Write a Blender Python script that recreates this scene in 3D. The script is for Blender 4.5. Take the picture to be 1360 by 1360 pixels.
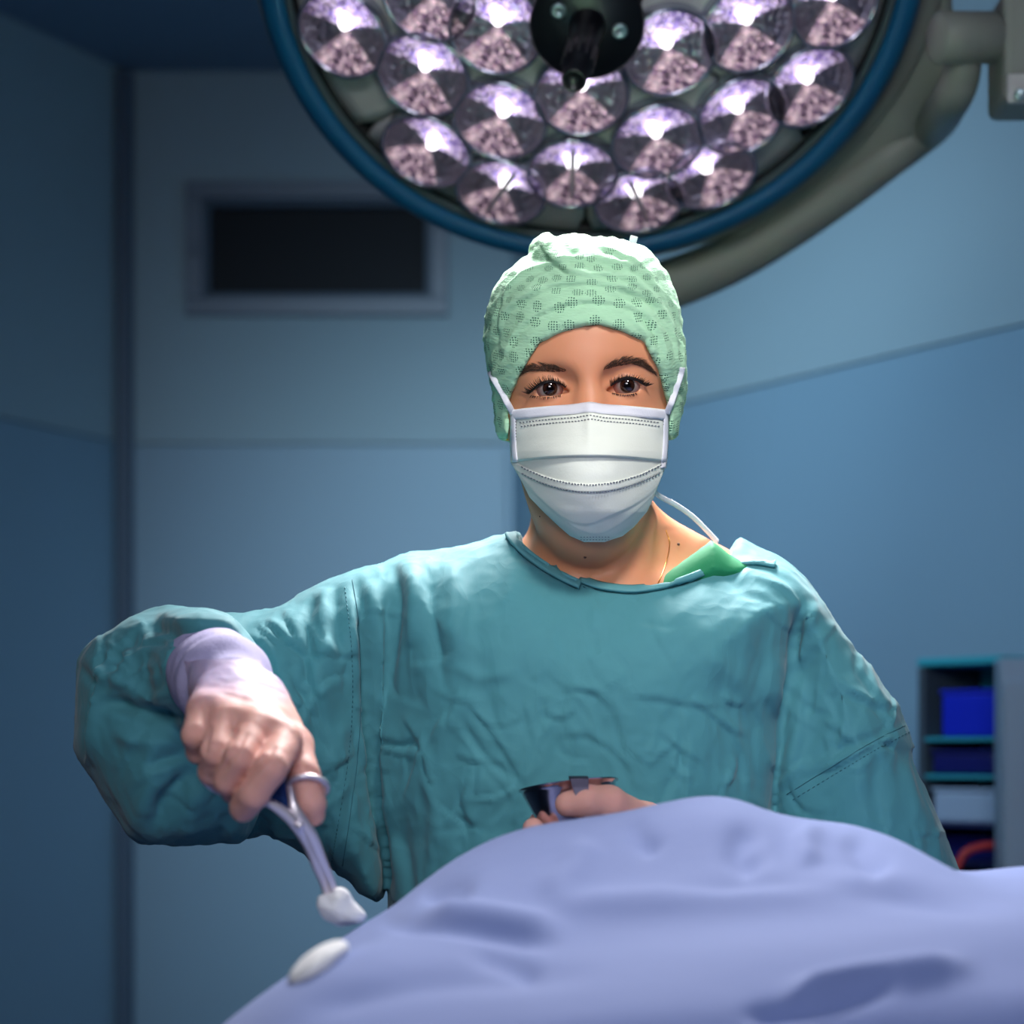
import bpy, bmesh, math, random
import numpy as np
from mathutils import Vector, Matrix
from mathutils.bvhtree import BVHTree
for o in list(bpy.data.objects): bpy.data.objects.remove(o)
random.seed(7); RNG = np.random.default_rng(7)
S = bpy.context.scene; C = S.collection
PI = math.pi

# ---------------------------------------------------------------- camera
F = 3200.0; HY = 1000.0; CZ = 1.28          # focal length in px, horizon row, camera height
cd = bpy.data.cameras.new('camera'); cam = bpy.data.objects.new('camera', cd); C.objects.link(cam)
cam.location = (0, 0, CZ); cam.rotation_euler = (PI/2, 0, 0)
cd.sensor_width = 36; cd.lens = 36*F/1360; cd.shift_y = (HY-680)/1360
cd.dof.use_dof = True; cd.dof.focus_distance = 1.92; cd.dof.aperture_fstop = 5.0
cd.clip_start = 0.05
S.camera = cam
# ---------------------------------------------------------------- light
S.view_settings.view_transform = 'Standard'; S.view_settings.look = 'None'
S.view_settings.exposure = 0.0; S.view_settings.gamma = 1.0
S.view_settings.use_curve_mapping = False
w = bpy.data.worlds.new('world'); S.world = w; w.use_nodes = True
w.node_tree.nodes['Background'].inputs[0].default_value = (0.10, 0.22, 0.40, 1)
w.node_tree.nodes['Background'].inputs[1].default_value = 0.2

def P(px, py, Y): return Vector(((px-680)*Y/F, Y, CZ+(HY-py)*Y/F))
def light(name, kind, loc, target, energy, color, **kw):
    l = bpy.data.lights.new(name, kind); l.energy = energy; l.color = color
    for k, v in kw.items(): setattr(l, k, v)
    o = bpy.data.objects.new(name, l); C.objects.link(o); o.location = loc
    d = Vector(target)-Vector(loc); o.rotation_euler = d.to_track_quat('-Z', 'Y').to_euler()
    return o
# added key spot from above, brightening the surgeon and fading to the sides
light('added_key_light', 'SPOT', (0.32, 0.85, 2.52), (0.10, 1.95, 1.46), 69, (1.0, 0.95, 0.88), shadow_soft_size=0.12, spot_size=math.radians(25), spot_blend=1.0)
# the lamp in the picture
light('operating_lamp_light', 'AREA', P(790, 60, 2.26), P(805, 450, 2.0), 6.5, (1.0, 0.98, 0.97), shape='DISK', size=0.30, spread=math.radians(75))
# added spot from the right, raking the cap for stronger highlights
light('added_cap_light', 'SPOT', (1.05, 2.45, 2.30), (0.08, 2.0, 1.685), 42, (0.97, 0.98, 1.0), shadow_soft_size=0.08, spot_size=math.radians(13), spot_blend=0.7)
# added cool washes that grade the back walls, no fixture modelled
light('wall_wash_light', 'SPOT', (0.30, 2.9, 2.62), (0.10, 4.9, 1.62), 145, (0.68, 0.89, 1.0), shadow_soft_size=0.3, spot_size=math.radians(46), spot_blend=1.0)
light('right_wash_light', 'AREA', (-0.35, 2.7, 2.6), (0.45, 4.2, 1.5), 8, (0.58, 0.80, 1.0), shape='DISK', size=0.6, spread=math.radians(90))
light('added_top_fill', 'AREA', (0.15, 0.9, 2.66), (0.2, 1.3, 0.0), 3.6, (0.50, 0.66, 1.0), shape='RECTANGLE', size=1.0, size_y=0.6)  # added cool fill from overhead, mainly for the drape
# added frontal fill from behind the camera, lifting the shade under the chin
light('added_front_fill', 'AREA', (-0.1, -0.9, 2.30), (0.1, 2.0, 1.45), 4.6, (0.92, 0.93, 1.0), shape='RECTANGLE', size=1.2, size_y=0.8, spread=math.radians(60))

# ---------------------------------------------------------------- helpers
def link(name, me, mat=None, parent=None):
    o = bpy.data.objects.new(name, me); C.objects.link(o)
    if mat and not me.materials: me.materials.append(mat)
    if parent: o.parent = parent; o.matrix_parent_inverse = Matrix.Translation(-world_loc(parent))
    return o
def world_loc(o):
    v = Vector(o.location)
    while o.parent: o = o.parent; v = v if o is None else v
    return v
def empty(name, loc, label, cat, group=None):
    o = bpy.data.objects.new(name, None); C.objects.link(o); o.location = loc
    o.empty_display_size = 0.05
    o['label'] = label; o['category'] = cat
    if group: o['group'] = group
    return o
def tag(o, label, cat, group=None):
    o['label'] = label; o['category'] = cat
    if group: o['group'] = group
    return o
def struct(o): o['kind'] = 'structure'; return o
def stuff(o): o['kind'] = 'stuff'; return o
def smooth(me):
    me.polygons.foreach_set('use_smooth', np.ones(len(me.polygons), bool)); me.update()
def mesh_np(name, V, Q, sm=True):
    me = bpy.data.meshes.new(name); V = np.asarray(V, np.float32); Q = np.asarray(Q, np.int32)
    n, k = Q.shape
    me.vertices.add(len(V)); me.vertices.foreach_set('co', V.ravel())
    me.loops.add(n*k); me.loops.foreach_set('vertex_index', Q.ravel())
    me.polygons.add(n); me.polygons.foreach_set('loop_start', np.arange(0, n*k, k, dtype=np.int32))
    me.update(calc_edges=True); me.validate()
    if sm: smooth(me)
    return me
def mesh_py(name, V, Fc, sm=True):
    me = bpy.data.meshes.new(name); me.from_pydata([tuple(v) for v in V], [], Fc); me.update()
    if sm: smooth(me)
    return me
def bm_mesh(name, bm, sm=True):
    bmesh.ops.recalc_face_normals(bm, faces=bm.faces)
    me = bpy.data.meshes.new(name); bm.to_mesh(me); bm.free()
    if sm: smooth(me)
    return me
def grid_mesh(name, V3, sm=True):           # V3: (n, m, 3)
    n, m = V3.shape[:2]; idx = np.arange(n*m).reshape(n, m)
    Q = np.stack([idx[:-1, :-1], idx[1:, :-1], idx[1:, 1:], idx[:-1, 1:]], -1).reshape(-1, 4)
    return mesh_np(name, V3.reshape(-1, 3), Q, sm)
def box(bm, c, s, bev=0.0, rot=None):
    r = bmesh.ops.create_cube(bm, size=1)
    M = Matrix.Translation(c) @ (rot.to_4x4() if rot else Matrix.Identity(4)) @ Matrix.Diagonal((*s, 1))
    bmesh.ops.transform(bm, matrix=M, verts=r['verts'])
    if bev:
        es = list({e for v in r['verts'] for e in v.link_edges})
        bmesh.ops.bevel(bm, geom=es, offset=bev, segments=2, affect='EDGES', profile=0.5)
def lathe(prof, seg=48, name='lathe', sm=True):   # prof: list of (r, h) ; axis local +Z
    V = []; Fc = []
    for r, h in prof:
        for i in range(seg):
            a = 2*PI*i/seg; V.append((r*math.cos(a), r*math.sin(a), h))
    for j in range(len(prof)-1):
        for i in range(seg):
            k = (i+1) % seg; Fc.append((j*seg+i, j*seg+k, (j+1)*seg+k, (j+1)*seg+i))
    return mesh_py(name, V, Fc, sm)
def catmull(pts, n=8):
    pts = [Vector(p) for p in pts]
    if len(pts) < 3:
        return [pts[0].lerp(pts[-1], i/n) for i in range(n+1)]
    out = []
    Q = [2*pts[0]-pts[1]]+pts+[2*pts[-1]-pts[-2]]
    for i in range(1, len(Q)-2):
        a, b, c, d = Q[i-1:i+3]
        for j in range(n):
            t = j/n
            out.append(0.5*((2*b)+(c-a)*t+(2*a-5*b+4*c-d)*t*t+(3*b-a-3*c+d)*t**3))
    out.append(pts[-1]); return out
def tube(bm, pts, r, seg=8, ry=None, up=Vector((0, 0, 1))):    # r number or list
    n = len(pts); rings = []
    prev = None
    for i, p in enumerate(pts):
        p = Vector(p); t = (Vector(pts[min(i+1, n-1)])-Vector(pts[max(i-1, 0)])).normalized()
        a = (prev - t*prev.dot(t)) if prev is not None else up - t*up.dot(t)
        if a.length < 1e-4: a = Vector((1, 0, 0)) - t*t.x
        a.normalize(); b = t.cross(a); prev = a
        rr = r[i] if isinstance(r, (list, tuple)) else r
        r2 = rr if ry is None else (ry[i] if isinstance(ry, (list, tuple)) else ry)
        rings.append([bm.verts.new(p + a*math.cos(2*PI*k/seg)*rr + b*math.sin(2*PI*k/seg)*r2) for k in range(seg)])
    for i in range(n-1):
        for k in range(seg):
            k2 = (k+1) % seg
            bm.faces.new((rings[i][k], rings[i][k2], rings[i+1][k2], rings[i+1][k]))
    bm.faces.new(rings[0][::-1]); bm.faces.new(rings[-1])
# ---- materials
def srgb(r, g, b):
    f = lambda c: (c/255/12.92) if c/255 <= 0.04045 else ((c/255+0.055)/1.055)**2.4
    return (f(r), f(g), f(b), 1)
def mat(name, col, rough=0.5, metal=0.0, var=0.0, vscale=8, bump=0.0, bscale=60, sss=0.0, sssr=(1, .3, .15), sheen=0.0, emit=None, estr=0, spec=0.5, coat=0.0, bdist=0.002, detail=4):
    m = bpy.data.materials.new(name); m.use_nodes = True; nt = m.node_tree; b = nt.nodes['Principled BSDF']
    b.inputs['Base Color'].default_value = col; b.inputs['Roughness'].default_value = rough
    b.inputs['Metallic'].default_value = metal; b.inputs['Specular IOR Level'].default_value = spec
    if coat: b.inputs['Coat Weight'].default_value = coat
    if sheen: b.inputs['Sheen Weight'].default_value = sheen
    if sss:
        b.inputs['Subsurface Weight'].default_value = sss; b.inputs['Subsurface Radius'].default_value = sssr
        b.inputs['Subsurface Scale'].default_value = 0.006
    if emit: b.inputs['Emission Color'].default_value = emit; b.inputs['Emission Strength'].default_value = estr
    tc = nt.nodes.new('ShaderNodeTexCoord')
    if var:
        n = nt.nodes.new('ShaderNodeTexNoise'); n.inputs['Scale'].default_value = vscale; n.inputs['Detail'].default_value = 5
        nt.links.new(tc.outputs['Object'], n.inputs['Vector'])
        h = nt.nodes.new('ShaderNodeHueSaturation'); h.inputs['Color'].default_value = col
        mr = nt.nodes.new('ShaderNodeMapRange'); mr.inputs[3].default_value = 1-var; mr.inputs[4].default_value = 1+var
        nt.links.new(n.outputs['Fac'], mr.inputs[0]); nt.links.new(mr.outputs[0], h.inputs['Value'])
        nt.links.new(h.outputs[0], b.inputs['Base Color'])
    if bump:
        n = nt.nodes.new('ShaderNodeTexNoise'); n.inputs['Scale'].default_value = bscale; n.inputs['Detail'].default_value = detail
        nt.links.new(tc.outputs['Object'], n.inputs['Vector'])
        bp = nt.nodes.new('ShaderNodeBump'); bp.inputs['Strength'].default_value = bump; bp.inputs['Distance'].default_value = bdist
        nt.links.new(n.outputs['Fac'], bp.inputs['Height']); nt.links.new(bp.outputs[0], b.inputs['Normal'])
    return m
def N(m, t): return m.node_tree.nodes.new(t)
def L(m, a, b): m.node_tree.links.new(a, b)
def chain_bump(m, height_out, strength, dist):
    b = m.node_tree.nodes['Principled BSDF']; bp = N(m, 'ShaderNodeBump')
    bp.inputs['Strength'].default_value = strength; bp.inputs['Distance'].default_value = dist
    if b.inputs['Normal'].is_linked: L(m, b.inputs['Normal'].links[0].from_socket, bp.inputs['Normal'])
    L(m, height_out, bp.inputs['Height']); L(m, bp.outputs[0], b.inputs['Normal'])
def crumple(m, scale, strength, dist, stretch=(1, 1, 1)):
    tc = N(m, 'ShaderNodeTexCoord'); mp = N(m, 'ShaderNodeMapping'); mp.inputs['Scale'].default_value = stretch
    L(m, tc.outputs['Object'], mp.inputs['Vector'])
    nz = N(m, 'ShaderNodeTexNoise'); nz.inputs['Scale'].default_value = scale*0.5; nz.inputs['Detail'].default_value = 2
    L(m, mp.outputs[0], nz.inputs['Vector'])
    mx = N(m, 'ShaderNodeVectorMath'); mx.operation = 'MULTIPLY_ADD'; mx.inputs[1].default_value = (0.12,)*3
    L(m, nz.outputs['Color'], mx.inputs[0]); L(m, mp.outputs[0], mx.inputs[2])
    v = N(m, 'ShaderNodeTexVoronoi'); v.feature = 'F1'; v.inputs['Scale'].default_value = scale
    L(m, mx.outputs[0], v.inputs['Vector'])
    v2 = N(m, 'ShaderNodeTexVoronoi'); v2.feature = 'F1'; v2.inputs['Scale'].default_value = scale*2.3
    L(m, mx.outputs[0], v2.inputs['Vector'])
    ad = N(m, 'ShaderNodeMath'); ad.operation = 'MULTIPLY_ADD'; ad.inputs[1].default_value = 0.35
    L(m, v2.outputs['Distance'], ad.inputs[0]); L(m, v.outputs['Distance'], ad.inputs[2])
    chain_bump(m, ad.outputs[0], strength, dist)
def ridges(m, scale, strength, dist, stretch=(1, 1, 1)):
    tc = N(m, 'ShaderNodeTexCoord'); mp = N(m, 'ShaderNodeMapping'); mp.inputs['Scale'].default_value = stretch
    L(m, tc.outputs['Object'], mp.inputs['Vector'])
    nz = N(m, 'ShaderNodeTexNoise'); nz.noise_type = 'RIDGED_MULTIFRACTAL'; nz.inputs['Scale'].default_value = scale; nz.inputs['Detail'].default_value = 2.5
    nz.inputs['Roughness'].default_value = .45; nz.inputs['Distortion'].default_value = .4
    L(m, mp.outputs[0], nz.inputs['Vector']); chain_bump(m, nz.outputs['Fac'], strength, dist)
def weave(m, scale, strength, dist):
    tc = N(m, 'ShaderNodeTexCoord')
    a = N(m, 'ShaderNodeTexWave'); a.bands_direction = 'X'; a.inputs['Scale'].default_value = scale
    b = N(m, 'ShaderNodeTexWave'); b.bands_direction = 'Z'; b.inputs['Scale'].default_value = scale
    for q in (a, b): L(m, tc.outputs['Object'], q.inputs['Vector']); q.inputs['Distortion'].default_value = 0.4
    s = N(m, 'ShaderNodeMath'); s.operation = 'MULTIPLY'; L(m, a.outputs['Fac'], s.inputs[0]); L(m, b.outputs['Fac'], s.inputs[1])
    chain_bump(m, s.outputs[0], strength, dist)
# ---- numpy noise
_perm = RNG.permutation(256); _grad = RNG.normal(size=(256, 3)); _grad /= np.linalg.norm(_grad, axis=1)[:, None]
def perlin(p):
    p = np.asarray(p, float); i = np.floor(p).astype(int); f = p-i; u = f*f*f*(f*(f*6-15)+10)
    r = 0
    for dx in (0, 1):
        for dy in (0, 1):
            for dz in (0, 1):
                h = _perm[(_perm[(_perm[(i[:, 0]+dx) & 255]+i[:, 1]+dy) & 255]+i[:, 2]+dz) & 255]
                g = (_grad[h]*(f-np.array([dx, dy, dz]))).sum(1)
                wt = (u[:, 0] if dx else 1-u[:, 0])*(u[:, 1] if dy else 1-u[:, 1])*(u[:, 2] if dz else 1-u[:, 2])
                r = r+g*wt
    return r
# ---- SDF field on a (possibly uneven) grid, meshed with surface nets
def axis(*segs):        # (start, end, step) pieces joined
    out = []
    for a, b, s in segs: out.append(np.arange(a, b-s*0.25, s))
    out.append([segs[-1][1]]); return np.concatenate(out).astype(np.float32)
class Field:
    def __init__(s, xs, ys, zs):
        s.ax = (xs, ys, zs); s.F = np.full((len(xs), len(ys), len(zs)), 0.5, np.float32)
    def sub(s, bb):
        sl = []
        for a, lo, hi in zip(s.ax, bb[0], bb[1]):
            i0 = max(0, np.searchsorted(a, lo)-1); i1 = min(len(a), np.searchsorted(a, hi)+1); sl.append(slice(i0, i1))
        return tuple(sl)
    def op(s, fn, bb=None, k=0.0, mode='add'):
        sl = s.sub(bb) if bb else (slice(None),)*3
        x = s.ax[0][sl[0]][:, None, None]; y = s.ax[1][sl[1]][None, :, None]; z = s.ax[2][sl[2]][None, None, :]
        d = fn(x, y, z).astype(np.float32); A = s.F[sl]
        if mode == 'sub': d = -d; A = -A
        if mode == 'sub': A_, d_ = A, -d; A_ = -A_; r = smax(A_, -d_ if False else -(-d), k); s.F[sl] = r; return
        if mode == 'and': s.F[sl] = smax(A, d, k); return
        s.F[sl] = smin(A, d, k)
    def cone(s, a, b, ra, rb, k=0.0, mode='add'):
        a = np.array(a, np.float32); b = np.array(b, np.float32); m = max(ra, rb)+k+0.012
        lo = np.minimum(a, b)-m; hi = np.maximum(a, b)+m
        def fn(x, y, z):
            ab = b-a; px, py, pz = x-a[0], y-a[1], z-a[2]
            t = np.clip((px*ab[0]+py*ab[1]+pz*ab[2])/float(ab@ab+1e-12), 0, 1)
            return np.sqrt((px-t*ab[0])**2+(py-t*ab[1])**2+(pz-t*ab[2])**2)-(ra+(rb-ra)*t)
        s.op(fn, (lo, hi), k, mode)
    def ell(s, c, r, k=0.0, mode='add'):
        r = np.array(r, np.float32); m = k+0.012; c = np.array(c, np.float32)
        def fn(x, y, z):
            q = np.sqrt(((x-c[0])/r[0])**2+((y-c[1])/r[1])**2+((z-c[2])/r[2])**2)
            g = np.sqrt(((x-c[0])/r[0]**2)**2+((y-c[1])/r[1]**2)**2+((z-c[2])/r[2]**2)**2)+1e-6
            return q*(q-1)/g
        s.op(fn, (c-r-m, c+r+m), k, mode)
    def mesh(s, name, relax=2):
        V, Q = surface_nets(s.F, s.ax)
        V = laplace(V, Q, relax)
        return mesh_np(name, V, Q)
def smin(a, b, k):
    if k <= 0: return np.minimum(a, b)
    h = np.maximum(k-np.abs(a-b), 0)/k
    return np.minimum(a, b)-h*h*k*0.25
def smax(a, b, k): return -smin(-a, -b, k)
def surface_nets(Fd, ax):
    nx, ny, nz = Fd.shape; ins = Fd < 0
    cnt = np.zeros((nx-1, ny-1, nz-1), np.int8)
    for dx in (0, 1):
        for dy in (0, 1):
            for dz in (0, 1): cnt += ins[dx:nx-1+dx, dy:ny-1+dy, dz:nz-1+dz]
    act = (cnt > 0) & (cnt < 8); I = np.argwhere(act); n = len(I)
    idx = -np.ones(act.shape, np.int64); idx[act] = np.arange(n)
    vals = {}; 
    for c in np.ndindex(2, 2, 2): vals[c] = Fd[I[:, 0]+c[0], I[:, 1]+c[1], I[:, 2]+c[2]].astype(float)
    acc = np.zeros((n, 3)); m = np.zeros(n)
    for a in range(3):
        for c in np.ndindex(2, 2, 2):
            if c[a]: continue
            d = list(c); d[a] = 1; va = vals[c]; vb = vals[tuple(d)]
            cr = (va < 0) != (vb < 0); t = np.where(cr, va/(va-vb+1e-20), 0)
            p = np.tile(np.array(c, float), (n, 1)); p[:, a] = t
            acc[cr] += p[cr]; m[cr] += 1
    loc = acc/np.maximum(m, 1)[:, None]
    V = np.empty((n, 3))
    for a in range(3):
        A = ax[a].astype(float); V[:, a] = A[I[:, a]]+loc[:, a]*(A[I[:, a]+1]-A[I[:, a]])
    Qs = []
    for a in range(3):
        b, c = (a+1) % 3, (a+2) % 3
        s0 = [slice(None)]*3; s1 = [slice(None)]*3; s0[a] = slice(0, -1); s1[a] = slice(1, None)
        A = ins[tuple(s0)]; B = ins[tuple(s1)]; E = np.argwhere(A != B)
        ok = (E[:, b] > 0) & (E[:, c] > 0) & (E[:, b] < Fd.shape[b]-1) & (E[:, c] < Fd.shape[c]-1); E = E[ok]
        fl = A[tuple(E.T)]
        def cell(db, dc):
            e = E.copy(); e[:, b] -= db; e[:, c] -= dc; return idx[tuple(e.T)]
        q = np.stack([cell(1, 1), cell(0, 1), cell(0, 0), cell(1, 0)], 1)
        q[~fl] = q[~fl][:, ::-1]; Qs.append(q)
    return V, np.concatenate(Qs)
def laplace(V, Q, it, lam=0.5):
    E = np.concatenate([Q[:, [0, 1]], Q[:, [1, 2]], Q[:, [2, 3]], Q[:, [3, 0]]]); E = np.concatenate([E, E[:, ::-1]])
    deg = np.bincount(E[:, 0], minlength=len(V)).astype(float)
    for _ in range(it):
        S_ = np.stack([np.bincount(E[:, 0], V[E[:, 1], a], minlength=len(V)) for a in range(3)], 1)
        V = V+(S_/np.maximum(deg, 1)[:, None]-V)*lam
    return V
def normals(V, Q):
    n = np.cross(V[Q[:, 2]]-V[Q[:, 0]], V[Q[:, 3]]-V[Q[:, 1]]); o = np.zeros_like(V)
    for k in range(4):
        for a in range(3): o[:, a] += np.bincount(Q[:, k], n[:, a], minlength=len(V))
    return o/(np.linalg.norm(o, axis=1)[:, None]+1e-12)
def seg_dist(X, Z, pts, closed=False):      # distance, param, side
    pts = np.asarray(pts, float); n = len(pts); best = None
    for i in range(n if closed else n-1):
        a = pts[i]; b = pts[(i+1) % n]; ab = b-a
        t = np.clip(((X-a[0])*ab[0]+(Z-a[1])*ab[1])/(ab@ab+1e-12), 0, 1)
        dx = X-a[0]-t*ab[0]; dz = Z-a[1]-t*ab[1]; d = np.sqrt(dx*dx+dz*dz)
        sgn = np.sign(ab[0]*dz-ab[1]*dx); u = (i+t)/(n-1)
        if best is None: best = [d, u, sgn]
        else:
            m = d < best[0]; best = [np.where(m, d, best[0]), np.where(m, u, best[1]), np.where(m, sgn, best[2])]
    return best
def poly_sd(X, Z, pts):     # signed distance, negative inside
    d = seg_dist(X, Z, pts, True)[0]; ins = np.zeros(X.shape, bool); n = len(pts)
    for i in range(n):
        (x1, z1), (x2, z2) = pts[i], pts[(i+1) % n]
        if z1 == z2: continue
        c = ((z1 > Z) != (z2 > Z)) & (X < (x2-x1)*(Z-z1)/(z2-z1)+x1); ins ^= c
    return np.where(ins, -d, d)
def round_poly(pts, n=5):       # closed Catmull
    m = len(pts); out = []
    for i in range(m):
        a, b, c, d = (np.array(pts[(i+j-1) % m], float) for j in range(4))
        for j in range(n):
            t = j/n; out.append(tuple(0.5*((2*b)+(c-a)*t+(2*a-5*b+4*c-d)*t*t+(3*b-a-3*c+d)*t**3)))
    return out
def pxpoly(pts, Y, r=True):
    if r: pts = round_poly(pts)
    return [((x-680)*Y/F, CZ+(HY-y)*Y/F) for x, y in pts]
def inflate(fld, pts, Y, T, R, k=0.0, Yfn=None, rnd=True, Tb=None, world=False):   # a cushion over an outline
    pp = pts if world else pxpoly(pts, Y, rnd); A = np.array(pp)
    X2, Z2 = np.meshgrid(fld.ax[0], fld.ax[2], indexing='ij')
    sd = poly_sd(X2, Z2, pp).astype(np.float32)
    sl = fld.sub(((A[:, 0].min()-.03, -9, A[:, 1].min()-.03), (A[:, 0].max()+.03, 9, A[:, 1].max()+.03)))
    sd_ = sd[sl[0], sl[2]][:, None, :]
    def fn(x, y, z):
        yc = Y if Yfn is None else Yfn(x, z)
        s_ = np.clip(-sd_/R, 0, 1); sh = np.sqrt(np.maximum(1-(1-s_)**2, 0))
        dy = y-yc; h = np.where(dy < 0, T, T if Tb is None else Tb)*sh
        inside = np.maximum(np.abs(dy)-h, sd_*1.0)
        return np.where(sd_ > 0, np.sqrt(sd_**2+dy*dy), inside)
    fld.op(fn, ((A[:, 0].min()-.03, -9, A[:, 1].min()-.03), (A[:, 0].max()+.03, 9, A[:, 1].max()+.03)), k)
def cutprism(fld, pts, Y, y0, y1, rnd=False, k=0.002):
    pp = pxpoly(pts, Y, rnd); X2, Z2 = np.meshgrid(fld.ax[0], fld.ax[2], indexing='ij')
    sd = poly_sd(X2, Z2, pp).astype(np.float32)[:, None, :]
    y = fld.ax[1][None, :, None]
    d = np.maximum(sd, np.maximum(y0-y, y-y1))
    fld.F = smax(fld.F, -d, k)
def to_px(V): return 680+V[:, 0]*F/V[:, 1], HY-(V[:, 2]-CZ)*F/V[:, 1]
def fold(V, Nn, folds, facing=0.05):
    """raise or press folds into a surface; folds: (points, amplitude mm, width, kind)"""
    px, py = to_px(V); D = np.zeros(len(V)); fr = np.clip((-Nn[:, 1]-facing)*4, 0, 1)
    for pts, amp, wd, *k in folds:
        c = np.array([tuple(p[:2]) for p in catmull([(x, y, 0) for x, y in pts], 5)]); mg = wd*5
        ix = np.nonzero((px > c[:, 0].min()-mg) & (px < c[:, 0].max()+mg) & (py > c[:, 1].min()-mg) & (py < c[:, 1].max()+mg) & (fr > 0))[0]
        if not len(ix): continue
        d, u, s = seg_dist(px[ix], py[ix], c)
        end = np.clip(np.minimum(u, 1-u)*4, 0, 1)**0.8
        kind = k[0] if k else 'g'
        if kind == 'g': g = np.exp(-(d/wd)**2)
        elif kind == 'r':                                     # cloth crease: steep on one side, gentle on the other
            q = np.where(s > 0, d/(wd*.45), d/(wd*1.9)); g = 1/(1+q*q)**1.2-.4*np.exp(-((d-wd*.9)/(wd*.5))**2)*(s > 0)
        D[ix] += amp*0.001*g*end
    return V+Nn*(D*fr)[:, None]
def bvh(o):
    me = o.data; return BVHTree.FromPolygons([v.co for v in me.vertices], [p.vertices for p in me.polygons])
EYE = Vector((0, 0, CZ))
def hit(tree, px, py, off=0.0, dflt=2.0):
    d = (P(px, py, 1)-EYE).normalized(); r = tree.ray_cast(EYE, d, 10)
    if r[0] is None: return P(px, py, dflt)
    n = r[1] if r[1].dot(d) < 0 else -r[1]
    return r[0]+n*off

# ================================================================ materials
M = {}
M['wall'] = mat('painted_wall', srgb(140, 166, 180), 0.6, var=0.03, vscale=2)
M['wall_low'] = mat('wall_panel', srgb(122, 155, 178), 0.45, var=0.03, vscale=2)
M['trim'] = mat('dark_trim', srgb(62, 88, 112), 0.5)
M['frame'] = mat('window_frame', srgb(92, 110, 130), 0.4)
M['glass_dark'] = mat('dark_glass', srgb(16, 26, 36), 0.5, spec=0.15)
M['ceiling'] = mat('ceiling', srgb(120, 140, 165), 0.8, var=0.03)
M['floor'] = mat('vinyl_floor', srgb(70, 95, 110), 0.35, var=0.08)
M['gown'] = mat('gown_cotton', srgb(72, 137, 147), 0.72, var=0.07, vscale=9, sheen=0.15, spec=0.25)
crumple(M['gown'], 24, 0.5, 0.004, (1, 1, 0.6)); ridges(M['gown'], 13, 0.9, 0.007, (1, 1, 0.7)); ridges(M['gown'], 42, 0.55, 0.002); weave(M['gown'], 700, 0.2, 0.0002)
M['gown_in'] = mat('gown_binding', srgb(84, 148, 156), 0.7, bump=0.3, bscale=220, bdist=0.001)
M['thread'] = mat('seam_thread', srgb(48, 104, 118), 0.8)
M['scrub'] = mat('green_scrub', srgb(22, 130, 84), 0.75, var=0.06, bump=0.2, bscale=90)
M['skin'] = mat('skin', srgb(214, 146, 110), 0.46, var=0.07, vscale=35, bump=0.12, bscale=900, sss=0.25, spec=0.35, bdist=0.0004)
M['glove'] = mat('latex_glove', srgb(226, 168, 154), 0.6, var=0.05, vscale=30, bump=0.25, bscale=120, sss=0.2, spec=0.25)
M['cuff'] = mat('knit_cuff', srgb(176, 168, 206), 0.85, var=0.05, bump=0.3, bscale=400)
M['mask'] = mat('mask_nonwoven', srgb(230, 236, 226), 0.85, var=0.03, vscale=25, bump=0.25, bscale=500, sss=0.1, sssr=(1, 1, 1), bdist=0.0006)
M['mask_edge'] = mat('mask_binding', srgb(222, 224, 234), 0.85, bump=0.4, bscale=700, bdist=0.0006)
M['stitch'] = mat('mask_weld', srgb(112, 120, 130), 0.9)
M['brow'] = mat('brow_hair', srgb(84, 58, 42), 0.6)
M['lash'] = mat('lash_hair', srgb(16, 11, 10), 0.5)
M['gold'] = mat('gold', srgb(190, 135, 60), 0.3, metal=1)
M['mole'] = mat('mole', srgb(70, 32, 22), 0.6)
M['steel'] = mat('steel', srgb(236, 226, 232), 0.38, metal=0.7, var=0.04)
M['cup_steel'] = mat('cup_steel', srgb(205, 190, 195), 0.16, metal=1)
M['clip_steel'] = mat('clip_steel', srgb(84, 80, 104), 0.4, metal=0.5)
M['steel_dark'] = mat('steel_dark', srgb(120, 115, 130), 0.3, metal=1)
M['swab'] = mat('gauze_swab', srgb(240, 238, 238), 0.95, var=0.03, bump=0.8, bscale=160, sss=0.2, sssr=(1, 1, 1))
M['blueinsert'] = mat('blue_insert', srgb(10, 62, 128), 0.6, bump=0.3, bscale=100)
M['drape'] = mat('drape_cloth', srgb(120, 136, 188), 0.85, var=0.04, vscale=6, sheen=0.1, spec=0.2, bump=0.3, bscale=14, bdist=0.006)
M['lamp_blue'] = mat('lamp_blue_rim', srgb(12, 92, 134), 0.5, var=0.03)
M['lamp_grey'] = mat('lamp_housing', srgb(140, 144, 134), 0.5, var=0.03)
M['lamp_panel'] = mat('lamp_face_panel', srgb(196, 196, 192), 0.32, var=0.04, vscale=14, coat=0.3)
M['lamp_lip'] = mat('lamp_lip', srgb(70, 84, 88), 0.5)
M['lamp_dark'] = mat('lamp_gap', srgb(22, 22, 24), 0.6)
M['black'] = mat('black_plastic', srgb(16, 17, 22), 0.35)
M['screw'] = mat('screw_metal', srgb(170, 190, 195), 0.35, metal=0.8)

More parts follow.
